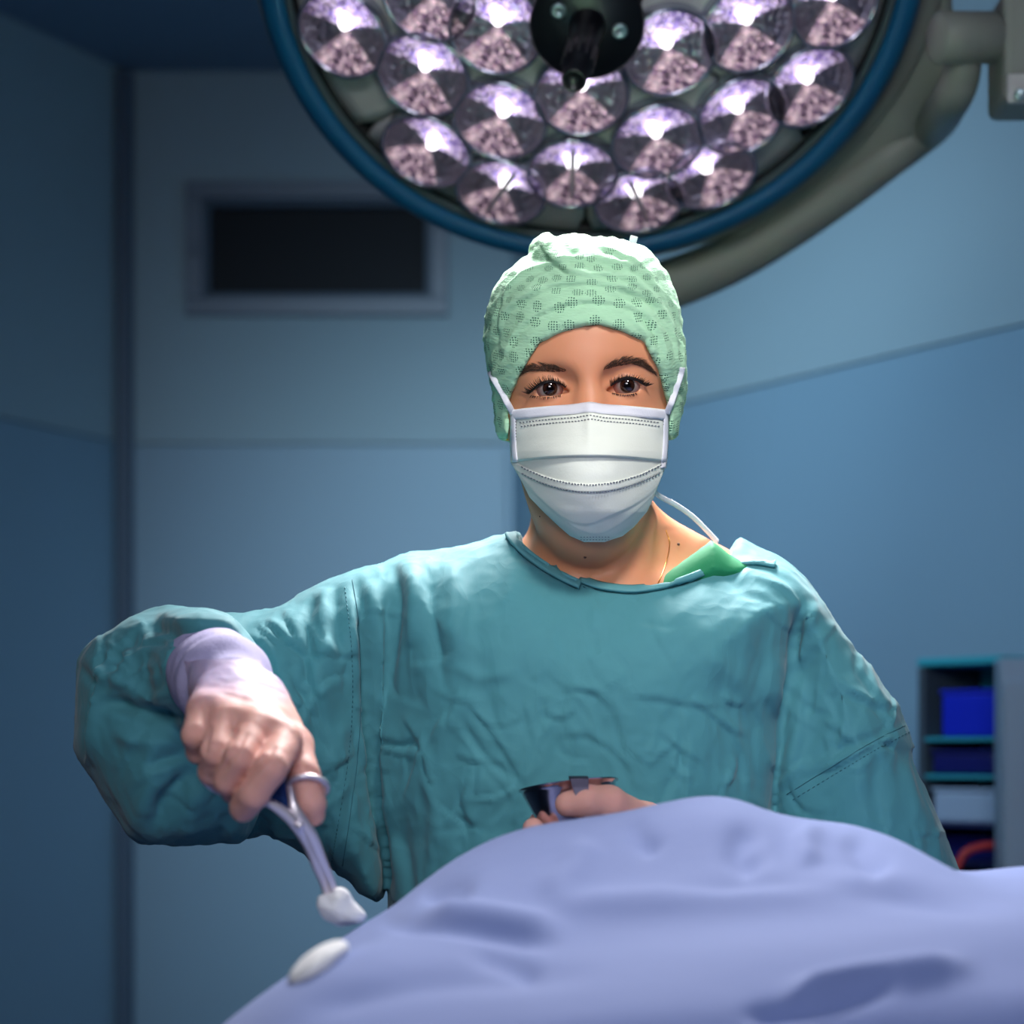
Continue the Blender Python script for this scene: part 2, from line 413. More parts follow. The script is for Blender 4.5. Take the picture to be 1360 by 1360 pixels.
def glove_tint(m):      # the lilac cuff shows through the latex at the wrist
    b = m.node_tree.nodes['Principled BSDF']; src = b.inputs['Base Color'].links[0].from_socket
    tc = N(m, 'ShaderNodeTexCoord'); sp = N(m, 'ShaderNodeSeparateXYZ'); L(m, tc.outputs['Object'], sp.inputs[0])
    mr = N(m, 'ShaderNodeMapRange'); mr.interpolation_type = 'SMOOTHSTEP'; mr.inputs[1].default_value = 1.308; mr.inputs[2].default_value = 1.334; L(m, sp.outputs['Z'], mr.inputs[0])
    mx = N(m, 'ShaderNodeMix'); mx.data_type = 'RGBA'; mx.inputs[7].default_value = srgb(190, 172, 204); L(m, mr.outputs[0], mx.inputs[0]); L(m, src, mx.inputs[6]); L(m, mx.outputs[2], b.inputs['Base Color'])
glove_tint(M['glove'])
# eye material: sclera, iris and pupil by distance from the gaze axis
def eye_mat():
    m = mat('eyeball', (1, 1, 1, 1), 0.06, spec=0.6); b = m.node_tree.nodes['Principled BSDF']
    tc = N(m, 'ShaderNodeTexCoord'); mp = N(m, 'ShaderNodeVectorMath'); mp.operation = 'MULTIPLY'; mp.inputs[1].default_value = (1, 0, 1)
    ln = N(m, 'ShaderNodeVectorMath'); ln.operation = 'LENGTH'; cr = N(m, 'ShaderNodeValToRGB')
    mu = N(m, 'ShaderNodeMath'); mu.operation = 'MULTIPLY'; mu.inputs[1].default_value = 100
    L(m, tc.outputs['Object'], mp.inputs[0]); L(m, mp.outputs[0], ln.inputs[0]); L(m, ln.outputs['Value'], mu.inputs[0]); L(m, mu.outputs[0], cr.inputs[0])
    e = cr.color_ramp.elements; e[0].position = 0.25; e[0].color = srgb(6, 4, 4); e[1].position = 0.30; e[1].color = srgb(30, 15, 11)
    for p, c in ((0.48, srgb(48, 25, 16)), (0.56, srgb(28, 16, 14)), (0.64, srgb(140, 126, 122)), (0.95, srgb(150, 105, 96))):
        x = e.new(p); x.color = c
    L(m, cr.outputs[0], b.inputs['Base Color']); return m
M['eye'] = eye_mat()
# cap: pale green nonwoven with clusters of small perforations
def cap_mat():
    m = mat('cap_nonwoven', srgb(168, 214, 178), 0.8, sss=0.12, sssr=(.6, 1, .8), spec=0.3); b = m.node_tree.nodes['Principled BSDF']
    uv = N(m, 'ShaderNodeUVMap'); uv.uv_map = 'UVMap'
    v1 = N(m, 'ShaderNodeTexVoronoi'); v1.voronoi_dimensions = '2D'; v1.inputs['Scale'].default_value = 1/0.0145; v1.inputs['Randomness'].default_value = 0.6
    v2 = N(m, 'ShaderNodeTexVoronoi'); v2.voronoi_dimensions = '2D'; v2.inputs['Scale'].default_value = 1/0.0019; v2.inputs['Randomness'].default_value = 0.15
    for v in (v1, v2): L(m, uv.outputs[0], v.inputs['Vector'])
    a = N(m, 'ShaderNodeMath'); a.operation = 'LESS_THAN'; a.inputs[1].default_value = 0.30; L(m, v1.outputs['Distance'], a.inputs[0])
    c = N(m, 'ShaderNodeMath'); c.operation = 'LESS_THAN'; c.inputs[1].default_value = 0.30; L(m, v2.outputs['Distance'], c.inputs[0])
    k = N(m, 'ShaderNodeMath'); k.operation = 'MULTIPLY'; L(m, a.outputs[0], k.inputs[0]); L(m, c.outputs[0], k.inputs[1])
    mx = N(m, 'ShaderNodeMix'); mx.data_type = 'RGBA'; mx.inputs[6].default_value = srgb(168, 214, 178); mx.inputs[7].default_value = srgb(52, 96, 78)
    L(m, k.outputs[0], mx.inputs[0]); L(m, mx.outputs[2], b.inputs['Base Color'])
    nz = N(m, 'ShaderNodeTexNoise'); nz.inputs['Scale'].default_value = 600; nz.inputs['Detail'].default_value = 3
    mp = N(m, 'ShaderNodeMapping'); mp.inputs['Scale'].default_value = (0.35, 1, 1); L(m, uv.outputs[0], mp.inputs[0]); L(m, mp.outputs[0], nz.inputs['Vector'])
    chain_bump(m, nz.outputs['Fac'], 0.5, 0.0012)
    nz2 = N(m, 'ShaderNodeTexNoise'); nz2.inputs['Scale'].default_value = 90; nz2.inputs['Detail'].default_value = 3
    mp2 = N(m, 'ShaderNodeMapping'); mp2.inputs['Scale'].default_value = (0.3, 1, 1); L(m, uv.outputs[0], mp2.inputs[0]); L(m, mp2.outputs[0], nz2.inputs['Vector'])
    chain_bump(m, nz2.outputs['Fac'], 0.4, 0.004)
    return m
M['cap'] = cap_mat()

# ================================================================ the room
ZC = CZ+905*5/F
CL = Vector((-0.8, 5, 0)); CR = Vector((0.0, 5, 0))             # the two corners of the back wall
LW = CL+Vector((-0.18, -0.4, 0)).normalized()*6.5
RW = CR+Vector((0.765, -1.4, 0)).normalized()*4.0
ZL = CZ+410*5/F                                                    # height of the joint in the wall cladding
def wall(name, a, b, z0=0, z1=ZC, hole=None):
    """wall slab from a to b, upper and lower cladding as parts"""
    d = (b-a); ln = d.length; t = d.normalized(); n = Vector((t.y, -t.x, 0))
    if n.dot(Vector((0, 1.5, 0))-a) < 0: n = -n
    def slab(x0, x1, za, zb, f):
        V = []
        for dd in (f, f-0.10):
            for (x, z) in ((x0, za), (x1, za), (x1, zb), (x0, zb)): V.append(a+t*x+n*dd+Vector((0, 0, z)))
        return V
    def add(bm, x0, x1, za, zb, f):
        vs = [bm.verts.new(v) for v in slab(x0, x1, za, zb, f)]
        for q in ((0, 1, 2, 3), (7, 6, 5, 4), (0, 4, 5, 1), (1, 5, 6, 2), (2, 6, 7, 3), (3, 7, 4, 0)): bm.faces.new([vs[i] for i in q])
    bm = bmesh.new()
    if hole:
        x0, x1, h0, h1 = hole
        add(bm, 0, x0, ZL+.002, z1, 0); add(bm, x1, ln, ZL+.002, z1, 0); add(bm, x0, x1, ZL+.002, h0, 0); add(bm, x0, x1, h1, z1, 0)
    else: add(bm, 0, ln, ZL+.002, z1, 0)
    add(bm, 0, ln, z0, ZL+.002, -0.012)
    o = struct(link(name, bm_mesh(name, bm, False), M['wall']))
    bm = bmesh.new(); add(bm, 0, ln, z0, ZL-.002, 0.0)
    vs = None
    p = link('lower_cladding', bm_mesh('lower_cladding', bm, False), M['wall_low'], o)
    return o, a, t, n
hx0 = (255-168)*5/F; hx1 = (588-168)*5/F; hz0 = CZ+(HY-412)*5/F; hz1 = CZ+(HY-250)*5/F
wall('wall_back', CL, CR, hole=(hx0, hx1, hz0, hz1))
wall('wall_left', CL, LW); wall('wall_right', CR, RW)
BL = Vector((LW.x, -1.6, 0)); BR = Vector((RW.x, -1.6, 0))
wall('wall_rear', BL, BR); 
wall('wall_side', RW, BR)
def slabz(name, z0, z1, m):
    bm = bmesh.new(); pts = [(-4.2, -2), (3.2, -2), (3.2, 5.3), (-4.2, 5.3)]
    lo = [bm.verts.new((x, y, z0)) for x, y in pts]; hi = [bm.verts.new((x, y, z1)) for x, y in pts]
    bm.faces.new(lo[::-1]); bm.faces.new(hi)
    for i in range(4): bm.faces.new((lo[i], lo[(i+1) % 4], hi[(i+1) % 4], hi[i]))
    return struct(link(name, bm_mesh(name, bm, False), m))
slabz('floor', -0.1, 0.0, M['floor']); slabz('ceiling', ZC, ZC+.1, M['ceiling'])
# dark corner trim of the back wall
bm = bmesh.new(); box(bm, (CL.x+.002, 4.975, ZC/2-.002), (0.030, 0.05, ZC-.02), 0.002)
struct(link('trim_1', bm_mesh('trim_1', bm, False), M['trim']))
bm = bmesh.new(); box(bm, (CR.x-.004, 4.99, ZL/2-.002), (0.014, 0.02, ZL-.02), 0.002)
struct(link('trim_2', bm_mesh('trim_2', bm, False), M['wall_low']))
# observation window in the back wall
def rect_frame(bm, x0, x1, z0, z1, y0, y1, wd):
    for (a, b, c, d) in ((x0, x1, z0, z0+wd), (x0, x1, z1-wd, z1), (x0, x0+wd, z0+wd, z1-wd), (x1-wd, x1, z0+wd, z1-wd)):
        box(bm, ((a+b)/2, (y0+y1)/2, (c+d)/2), (b-a, y1-y0, d-c), 0.002)
X0, X1 = CL.x+hx0, CL.x+hx1
bm = bmesh.new(); rect_frame(bm, X0-.012, X1+.012, hz0-.012, hz1+.012, 4.985, 5.03, 0.036)
win = struct(link('window_1', bm_mesh('window_1', bm, False), M['frame']))
bm = bmesh.new(); rect_frame(bm, X0+.024, X1-.024, hz0+.024, hz1-.024, 5.0, 5.04, 0.012)
link('inner_frame', bm_mesh('inner_frame', bm, False), M['trim'], win)
bm = bmesh.new(); box(bm, ((X0+X1)/2, 5.03, (hz0+hz1)/2), (X1-X0-.06, 0.006, hz1-hz0-.06))
link('pane', bm_mesh('pane', bm, False), M['glass_dark'], win)
bm = bmesh.new(); box(bm, (X0+.006, 4.98, (hz0+hz1)/2), (0.018, 0.012, 0.03), 0.003)
link('latch', bm_mesh('latch', bm, False), M['frame'], win)

# ================================================================ equipment on the right
# shelf rack with blue boxes, standing before the right wall
def rack():
    Y0 = 3.35
    c = P(1270, 1000, Y0); rt = empty('equipment_rack', (c.x, Y0, 0), 'teal and dark blue shelf rack with grey side, beyond the sleeve at right', 'shelf')
    dv = Vector((0.115, -0.12, 0)); x0 = P(1218, 0, 3.38); x1 = P(1330, 0, 3.26)
    a = Vector((x0.x, 3.38, 0)); b = Vector((x1.x, 3.26, 0)); t = (b-a).normalized(); n = Vector((-t.y, t.x, 0)); ln = (b-a).length
    rot = Matrix((t, n, Vector((0, 0, 1)))).transposed()
    ang = math.atan2(t.y, t.x); R3 = Matrix.Rotation(ang, 3, 'Z')
    ztop = CZ+(HY-886)*3.38/F
    def bx(name, u0, u1, v0, v1, z0, z1, m, bev=0.003, parent=rt):
        bm = bmesh.new(); box(bm, a+t*(u0+u1)/2+n*(v0+v1)/2+Vector((0, 0, (z0+z1)/2)), (u1-u0, v1-v0, z1-z0), bev, R3)
        return link(name, bm_mesh(name, bm, False), m, parent)
    tl = mat('teal_panel', srgb(48, 156, 176), 0.4); dk = mat('dark_side', srgb(58, 74, 88), 0.5)
    nv = mat('navy_shelf', srgb(10, 22, 80), 0.5)
    bx('side_panel', 0, 0.012, 0, 0.2, 0, ztop, dk); bx('side_panel', ln-.01, ln, 0, 0.2, 0, ztop, dk)
    bx('top_panel', 0.0, ln, -.002, 0.2, ztop, ztop+.012, tl); bx('back_panel', 0.012, ln-.01, 0.118, 0.13, 0, ztop, tl)
    zs = [CZ+(HY-y)*3.32/F for y in (985, 1035, 1100, 1150, 1260, 1400)]
    for z in zs: bx('shelf_board', 0.012, ln-.01, 0, 0.117, z, z+.006, tl if z in zs[:2] else nv)
    def item(name, label, cat, u0, u1, v0, z0, h, m, grp=None):
        g = empty(name, a+t*(u0+u1)/2+n*(v0+.05)+Vector((0, 0, z0)), label, cat, 'boxes on the equipment rack')
        bm = bmesh.new(); box(bm, a+t*(u0+u1)/2+n*(v0+.05)+Vector((0, 0, z0+h/2)), (u1-u0, 0.10, h), 0.006, R3)
        link('body', bm_mesh('body', bm, False), m, g)
        bm = bmesh.new(); box(bm, a+t*(u0+u1)/2+n*(v0+.05)+Vector((0, 0, z0+h+.002)), (u1-u0+.004, 0.104, 0.005), 0.002, R3)
        link('lid', bm_mesh('lid', bm, False), m, g)
    bl = mat('blue_box', srgb(12, 36, 190), 0.45); wh = mat('white_box', srgb(150, 175, 205), 0.5); nb = mat('navy_box', srgb(8, 16, 96), 0.5)
    # boxes
    item('storage_box', 'bright blue storage box on the top shelf of the teal rack', 'box', .035, ln-.012, .01, zs[0]+.006, .062, bl)
    item('storage_box', 'navy storage box on the second shelf of the teal rack', 'box', .018, ln-.02, .01, zs[1]+.006, .030, nb)
    item('storage_box', 'pale grey-white box on the middle shelf of the rack', 'box', .02, ln-.02, .01, zs[2]+.006, .045, wh)
    item('storage_box', 'flat navy box on the lowest visible rack shelf', 'box', .02, ln-.012, .03, zs[3]+.006, .030, nb)
    bm = bmesh.new(); pts = catmull([P(1268, 1160, 3.22), P(1280, 1135, 3.22), P(1300, 1125, 3.22), P(1332, 1122, 3.22)], 6)
    tube(bm, pts, 0.006, 8); tag(link('red_hose', bm_mesh('red_hose', bm), mat('red_rubber', srgb(170, 40, 50), 0.5)), 'red rubber hose curving in front of the rack', 'hose')
    # white cabinet column beside the rack
    g = empty('white_cabinet', (P(1344, 0, 3.15).x, 3.2, 0), 'tall pale cabinet at the right edge, beside the rack', 'cabinet')
    xa, xb = P(1329, 0, 3.12).x, P(1359, 0, 3.12).x; zt = CZ+(HY-874)*3.12/F
    cm = mat('cabinet_white', srgb(140, 165, 190), 0.4)
    bm = bmesh.new(); box(bm, ((xa+xb)/2+.07, 3.142, zt/2), (xb-xa+.14, 0.045, zt), 0.004); link('body', bm_mesh('body', bm, False), cm, g)
    bm = bmesh.new(); box(bm, (xa+.017, 3.112, zt/2), (0.030, 0.012, zt-.06), 0.003); link('door', bm_mesh('door', bm, False), cm, g)
    bm = bmesh.new(); box(bm, (xa+.12, 3.112, zt/2), (0.16, 0.012, zt-.06), 0.003); link('door', bm_mesh('door', bm, False), cm, g)
rack()

# ================================================================ operating lamp
LC = P(785, -57, 2.55); TH = math.radians(40)
ln_ = Vector((0, -math.cos(TH), -math.sin(TH))); lu = Vector((0, -math.sin(TH), math.cos(TH))); lx = ln_.cross(lu) * -1
lx = Vector((1, 0, 0)); lu = ln_.cross(lx) * -1 if ln_.cross(lx).z < 0 else ln_.cross(lx)
RI = 402*2.55/F; RO = 452*2.55/F; HB = 0.075
LM = Matrix((lx, lu, ln_)).transposed().to_4x4(); 
if LM.to_3x3().determinant() < 0: LM = Matrix((-lx, lu, ln_)).transposed().to_4x4()
LM = Matrix.Translation(LC) @ LM                                # local +Z looks out of the lamp
def dome(r): return HB*(1-(r/RI)**2)
def onlamp(px, py):       # local (x, y) where the line of sight meets the domed face
    inv = LM.inverted(); o = inv @ EYE; d = (inv.to_3x3() @ (P(px, py, 1)-EYE)).normalized(); h = 0.03
    for _ in range(12):
        t = (h-o.z)/d.z; q = o+d*t; h = dome(min(RI, math.hypot(q.x, q.y)))
    return q.x, q.y
def lamp():
    root = empty('operating_lamp', LC, 'large round operating lamp with blue rim and many faceted lenses above the surgeon', 'lamp')
    def add(name, me, m, parent=root, mtx=LM):
        me.transform(mtx); o = link(name, me, m, parent); return o
    RH = 466*2.58/F; HS = (LM.to_3x3().inverted() @ Vector((14*2.58/F, 0, 0))).x
    prof = [(RI-.006, -.004), (RI-.004, .006), (RI+.001, .010), (RI+.005, .007)]
    add('dark_gasket', lathe([(RI-.008, -.01), (RI-.005, .001), (RI+.001, .003), (RI+.003, -.004)], 128, 'g'), M['lamp_dark'])
    add('inner_lip', lathe([(RI+.001, -.004), (RI+.002, .006), (RI+.005, .009), (RI+.009, .008), (RI+.011, -.002)], 128, 'l'), M['lamp_lip'])
    add('blue_rim', lathe([(RI+.009, -.010), (RI+.010, .010), (RI+.016, .015), (RO-.012, .013), (RO-.004, .004), (RO-.002, -.012), (RO-.004, -.03)], 128, 'b'), M['lamp_blue'])
    add('housing', lathe([(RO-.03, -.024), (RH-.004, -.026), (RH, -.032), (RH-.001, -.060), (RH-.02, -.09), (RH-.08, -.12), (.15, -.145), (.0005, -.155)], 128, 'h'), M['lamp_grey'], root, LM @ Matrix.Translation((HS, 0, 0)))
    add('backing_plate', lathe([(.0005, HB-.02), (.15, dome(.15)-.02), (.25, dome(.25)-.02), (RI-.005, -.014)], 96, 'bp'), M['lamp_dark'])
    # face panels, split by radial joints
    seams = [math.radians(a) for a in (218, 270, 321, 38, 90, 142)]; seams = sorted(seams); seams.append(seams[0]+2*PI)
    RF = RI-.004
    for i in range(6):
        a0, a1 = seams[i], seams[i+1]; g = 0.0022; nr, na = 14, 28; G = np.zeros((nr+1, na+1, 3))
        for j in range(nr+1):
            r = 0.055+(RF-0.055)*j/nr; cr = 0.0
            for k in range(na+1):
                t = k/na; mrg = g/r
                if j == nr: mrg += 0.02
                a = a0+mrg+(a1-a0-2*mrg)*t; rr = r
                G[j, k] = (rr*math.cos(a), rr*math.sin(a), dome(rr))
        # solid edges
        low = G.copy(); low[..., 2] -= 0.010
        V = np.concatenate([G.reshape(-1, 3), low.reshape(-1, 3)]); m_ = na+1; off = (nr+1)*m_; Q = []
        for j in range(nr):
            for k in range(na): Q.append((j*m_+k, (j+1)*m_+k, (j+1)*m_+k+1, j*m_+k+1))
        for k in range(na): Q.append((nr*m_+k, off+nr*m_+k, off+nr*m_+k+1, nr*m_+k+1))
        for j in range(nr):
            Q.append((j*m_, off+j*m_, off+(j+1)*m_, (j+1)*m_)); Q.append((j*m_+na, (j+1)*m_+na, off+(j+1)*m_+na, off+j*m_+na))
        add('face_panel', mesh_np('panel', V, Q), M['lamp_panel'])
    # lenses
    led = mat('led_glow', (1, 1, 1, 1), 0.5, emit=(1.0, 0.96, 1.0, 1), estr=3.5)
    def fan_mat(name, c0, c1, e, seed):
        m = mat(name, c0, 0.25, metal=0.9); b = m.node_tree.nodes['Principled BSDF']
        tc = N(m, 'ShaderNodeTexCoord'); v = N(m, 'ShaderNodeTexVoronoi'); v.inputs['Scale'].default_value = 230
        L(m, tc.outputs['Object'], v.inputs['Vector'])
        cr = N(m, 'ShaderNodeValToRGB'); el = cr.color_ramp.elements; el[0].position = .0; el[0].color = c0; el[1].position = .8; el[1].color = c1
        sp = N(m, 'ShaderNodeSeparateColor'); L(m, v.outputs['Color'], sp.inputs[0]); L(m, sp.outputs[0], cr.inputs[0]); L(m, cr.outputs[0], b.inputs['Base Color'])
        chain_bump(m, v.outputs['Distance'], 1.0, 0.004)
        L(m, cr.outputs[0], b.inputs['Emission Color'])
        v3 = N(m, 'ShaderNodeTexNoise'); v3.inputs['Scale'].default_value = 160; v3.inputs['Detail'].default_value = 4; L(m, tc.outputs['Object'], v3.inputs['Vector'])
        pw = N(m, 'ShaderNodeMapRange'); pw.inputs[1].default_value = .42; pw.inputs[2].default_value = .72; L(m, v3.outputs['Fac'], pw.inputs[0])
        ln3 = N(m, 'ShaderNodeVectorMath'); ln3.operation = 'DISTANCE'; ln3.inputs[1].default_value = (0, .013 if seed == 0 else 0, -.004); L(m, tc.outputs['Object'], ln3.inputs[0])
        mr = N(m, 'ShaderNodeMapRange'); mr.inputs[1].default_value = 0; mr.inputs[2].default_value = .034; mr.inputs[3].default_value = 1; mr.inputs[4].default_value = 0; L(m, ln3.outputs['Value'], mr.inputs[0])
        p3 = N(m, 'ShaderNodeMath'); p3.operation = 'POWER'; p3.inputs[1].default_value = 3.2; L(m, mr.outputs[0], p3.inputs[0])
        k3 = N(m, 'ShaderNodeMath'); k3.operation = 'MULTIPLY_ADD'; k3.inputs[1].default_value = 4.0 if seed == 0 else .9; L(m, p3.outputs[0], k3.inputs[0])
        mm = N(m, 'ShaderNodeMath'); mm.operation = 'MULTIPLY'; mm.inputs[1].default_value = e; L(m, pw.outputs[0], mm.inputs[0]); L(m, mm.outputs[0], k3.inputs[2]); L(m, k3.outputs[0], b.inputs['Emission Strength'])
        return m
    fv = fan_mat('violet_facets', srgb(120, 95, 180), srgb(245, 228, 255), 1.0, 0)
    fw = fan_mat('warm_facets', srgb(125, 95, 130), srgb(255, 228, 232), 0.95, 1)
    cupm = mat('lens_cup', srgb(138, 142, 152), 0.25, metal=0.5); chain = N(cupm, 'ShaderNodeTexVoronoi'); chain.inputs['Scale'].default_value = 130
    tcc = N(cupm, 'ShaderNodeTexCoord'); L(cupm, tcc.outputs['Object'], chain.inputs['Vector']); chain_bump(cupm, chain.outputs['Distance'], 0.8, 0.004)
    ringm = mat('lens_ring', srgb(190, 190, 205), 0.12, metal=0.8)
    gl = bpy.data.materials.new('lens_cover_glass'); gl.use_nodes = True; nt = gl.node_tree; nt.nodes.clear()
    out = nt.nodes.new('ShaderNodeOutputMaterial'); mxs = nt.nodes.new('ShaderNodeMixShader'); tr = nt.nodes.new('ShaderNodeBsdfTransparent'); gs = nt.nodes.new('ShaderNodeBsdfGlossy')
    gs.inputs['Roughness'].default_value = 0.08; fr = nt.nodes.new('ShaderNodeFresnel'); fr.inputs[0].default_value = 1.6
    nt.links.new(fr.outputs[0], mxs.inputs[0]); nt.links.new(tr.outputs[0], mxs.inputs[1]); nt.links.new(gs.outputs[0], mxs.inputs[2]); nt.links.new(mxs.outputs[0], out.inputs[0])
    lenses = [(457, 38, 5), (563, 92, 12), (572, -12, 0), (553, 205, 40), (655, 268, 28), (660, 32, 8), (665, 152, 20), (760, 222, 0), (772, 118, 0),
              (872, 180, -8), (855, 290, -20), (965, 255, -35), (983, 146, -25), (887, 62, -12), (992, 30, -6), (1088, 113, -12), (1106, -2, -6)]
    cx, cy = 785, -57
    extra = [(2*cx-x, 2*cy-y, a+180) for x, y, a in lenses if y > 20 and not (700 < x < 840 and y < 160)]
    RL = 0.0495
    # shared meshes in lens space (+Z outwards)
    cup = lathe([(RL, .003), (RL-.004, -.002), (RL*.80, -.006), (RL*.5, -.0095), (.0005, -.011)], 40, 'cup')
    ring = lathe([(RL+.0010, -.013), (RL+.0025, .001), (RL+.002, .005), (RL, .0062), (RL-.002, .005), (RL-.0025, .002)], 48, 'ring')
    cover = lathe([(RL-.001, .004), (RL*.85, .008), (RL*.6, .0115), (RL*.3, .0135), (.0005, .014)], 40, 'cover')
    def fan(a0, a1, r0, r1, z0, z1, nb=7, amp=0.0012):
        nr_, na_ = 8, nb*2; G = np.zeros((nr_+1, na_+1, 3))
        for j in range(nr_+1):
            s = j/nr_; r = r0+(r1-r0)*s
            for k in range(na_+1):
                a = a0+(a1-a0)*k/na_; G[j, k] = (r*math.sin(a), r*math.cos(a), z0+(z1-z0)*s*s+(amp if k % 2 else -amp)*s+(amp*.6 if j % 2 else 0))
        return grid_mesh('fan', G, False)
    hot = fan(math.radians(-72), math.radians(66), .003, RL*.95, -.0075, .0035, 10)
    lowf = fan(math.radians(180-50), math.radians(180+44), .003, RL*.95, -.0075, .003, 8)
    ledm = None; ledm = mesh_np('led', *(lambda me: (np.array([v.co for v in me.vertices]), np.array([list(p.vertices) for p in me.polygons])))(lathe([(.0070, -.004), (.0065, .002), (.004, .0040), (.0005, .0045)], 20, 'x')))
    ledm.transform(Matrix.Translation((0, .011, -.002)) @ Matrix.Diagonal((1.0, 1.3, 1, 1)))
    bar = bmesh.new(); box(bar, (0, -.002, .002), (0.006, 0.07, 0.005), 0.001); barm = bm_mesh('bar', bar, False)
    for q in (hot, ): q.materials.append(fv)
    for i, (px, py, a) in enumerate(lenses+extra):
        x, y = onlamp(px, py); r = math.hypot(x, y)
        if r > RI-.045: x *= (RI-.05)/r; y *= (RI-.05)/r; r = RI-.05
        nrm = Vector((2*HB*x/RI**2, 2*HB*y/RI**2, 1)).normalized()
        T = LM @ Matrix.Translation((x, y, dome(r)+.0115)) @ Vector((0, 0, 1)).rotation_difference(nrm).to_matrix().to_4x4()
        if LM.to_3x3()[0][0] < 0: a = -a
        T = T @ Matrix.Rotation(math.radians(-a), 4, 'Z')
        def put(name, me, m, parent):
            o = bpy.data.objects.new(name, me); C.objects.link(o)
            if not me.materials: me.materials.append(m)
            o.parent = parent
            o.matrix_parent_inverse = PM[parent].inverted(); o.matrix_basis = T
            PM[o] = T; return o
        PM = {root: Matrix.Translation(LC)}
        c = put('lens', cup, cupm, root)
        put('lens_ring', ring, ringm, c)
        put('facet_fan', hot, fv, c); put('facet_fan', lowf, fw, c); put('led', ledm, led, c)
        o = bpy.data.objects['led'] if False else None
        if i in (4, 7, 10): put('cross_bar', barm, M['lamp_panel'], c)
        put('cover_glass', cover, gl, c)
    for o in root.children:
        for c in o.children:
            if c.name.startswith('led'):
                c.location = c.location
    # handle boss
    x, y = onlamp(772, 22); x, y = (x*.6, y*.6)
    T = LM @ Matrix.Translation((x, y, 0)); inv = T.inverted()
    # height so that the boss appears where it does
    hb = HB+.055
    TT = Matrix.Translation((0, 0, hb)) @ Matrix.Rotation(math.radians(7 if LM.to_3x3()[0][0] < 0 else -7), 4, 'Y') @ Matrix.Translation((0, 0, -hb))
    boss = lathe([(.042, .06), (.050, hb-.03), (.058, hb-.012), (.059, hb-.003), (.056, hb), (.0005, hb)], 56, 'boss'); b = add('handle_boss', boss, M['black'], root, T)
    add('handle', lathe([(.019, hb-.001), (.017, hb+.02), (.0155, hb+.05), (.0155, hb+.10), (.013, hb+.101), (.0125, hb+.13), (.010, hb+.133), (.0095, hb+.127), (.0005, hb+.127)], 28, 'hd'), M['black'], root, T @ TT)
    bmr = bmesh.new()
    for k in range(12):
        aa = 2*PI*k/12; box(bmr, (0.0158*math.cos(aa), 0.0158*math.sin(aa), hb+.075), (.002, .002, .045), 0.0004)
    add('grip_ribs', bm_mesh('ribs', bmr, False), M['black'], root, T @ TT)
    for k, aa in enumerate((150, -8, 245)):
        a = math.radians(aa if LM.to_3x3()[0][0] > 0 else 180-aa); sc = lathe([(.0082, hb-.002), (.0082, hb+.003), (.007, hb+.0045), (.003, hb+.0045), (.0025, hb+.002), (.0005, hb+.002)], 20, 'screw')
        add('screw', sc, M['screw'], b, T @ Matrix.Translation((.034*math.cos(a), .034*math.sin(a), 0)))
    # yoke and joint
    bm = bmesh.new()
    def onplane(px, py, h):           # a point h behind the plane of the rim, in line with a photo pixel
        d = P(px, py, 1)-EYE; t = (h-(EYE-LC).dot(-ln_))/d.dot(-ln_); return EYE+d*t
    pts = catmull([P(1281, 60, 2.50), P(1277, 98, 2.52), P(1263, 132, 2.56)]+[onplane(x, y, .05) for x, y in ((1236, 168), (1176, 212), (1112, 258), (1045, 302), (975, 342), (900, 374), (830, 394), (760, 386), (725, 372))], 8)
    n = len(pts); tube(bm, pts, [0.018+0.014*min(1, i/n*1.2) for i in range(n)], 14, ry=[0.018+.018*i/n for i in range(n)])
    link('yoke', bm_mesh('yoke', bm), M['lamp_grey'], root)
    wf = Field(axis((.24, .54, .004)), axis((2.48, 2.86, .004)), axis((1.76, 2.24, .004)))
    inflate(wf, [(p.x, p.z) for p in (onplane(x, y, .05) for x, y in [(1195, -100), (1255, -70), (1268, 20), (1272, 100), (1250, 160), (1190, 208), (1120, 256), (1040, 306), (990, 330), (960, 300), (1120, 170)])], 2.63, .016, .02, 0, world=True,
            Yfn=lambda x, z: LC.y+(.05-(z-LC.z)*math.sin(TH))/math.cos(TH))
    Vw, Qw = surface_nets(wf.F, wf.ax); link('yoke_web', mesh_np('yoke_web', laplace(Vw, Qw, 2), Qw), M['lamp_grey'], root)
    def cyl(a, b, r, name, m, bev=0.004):
        a, b = Vector(a), Vector(b); d = (b-a).length
        me = lathe([(.0005, 0), (r-bev, 0), (r, bev), (r, d-bev), (r-bev, d), (.0005, d)], 32, name)
        me.transform(Matrix.Translation(a) @ (b-a).to_track_quat('Z', 'Y').to_matrix().to_4x4()); return link(name, me, m, root)
    cyl(P(1243, 50, 2.48), P(1322, 50, 2.50), 0.0265, 'joint', M['lamp_grey'])
    bm = bmesh.new(); c = P(1420, 75, 2.52); box(bm, c, (0.155, 0.09, 0.115), 0.008); jb = link('joint_box', bm_mesh('joint_box', bm, False), M['lamp_grey'], root)
    bm = bmesh.new(); box(bm, P(1352, 118, 2.47), (0.022, 0.008, 0.030), 0.002); sq = link('screw_cover', bm_mesh('screw_cover', bm, False), M['lamp_panel'], jb)
    cyl(P(1355, 125, 2.470), P(1355, 125, 2.458), 0.006, 'screw', M['screw'], .001)
    bm = bmesh.new(); tube(bm, catmull([P(1420, 50, 2.55), P(1500, 0, 2.6), P(1540, -160, 2.62)], 6), 0.03, 14); link('spring_arm', bm_mesh('spring_arm', bm), M['lamp_grey'], root)
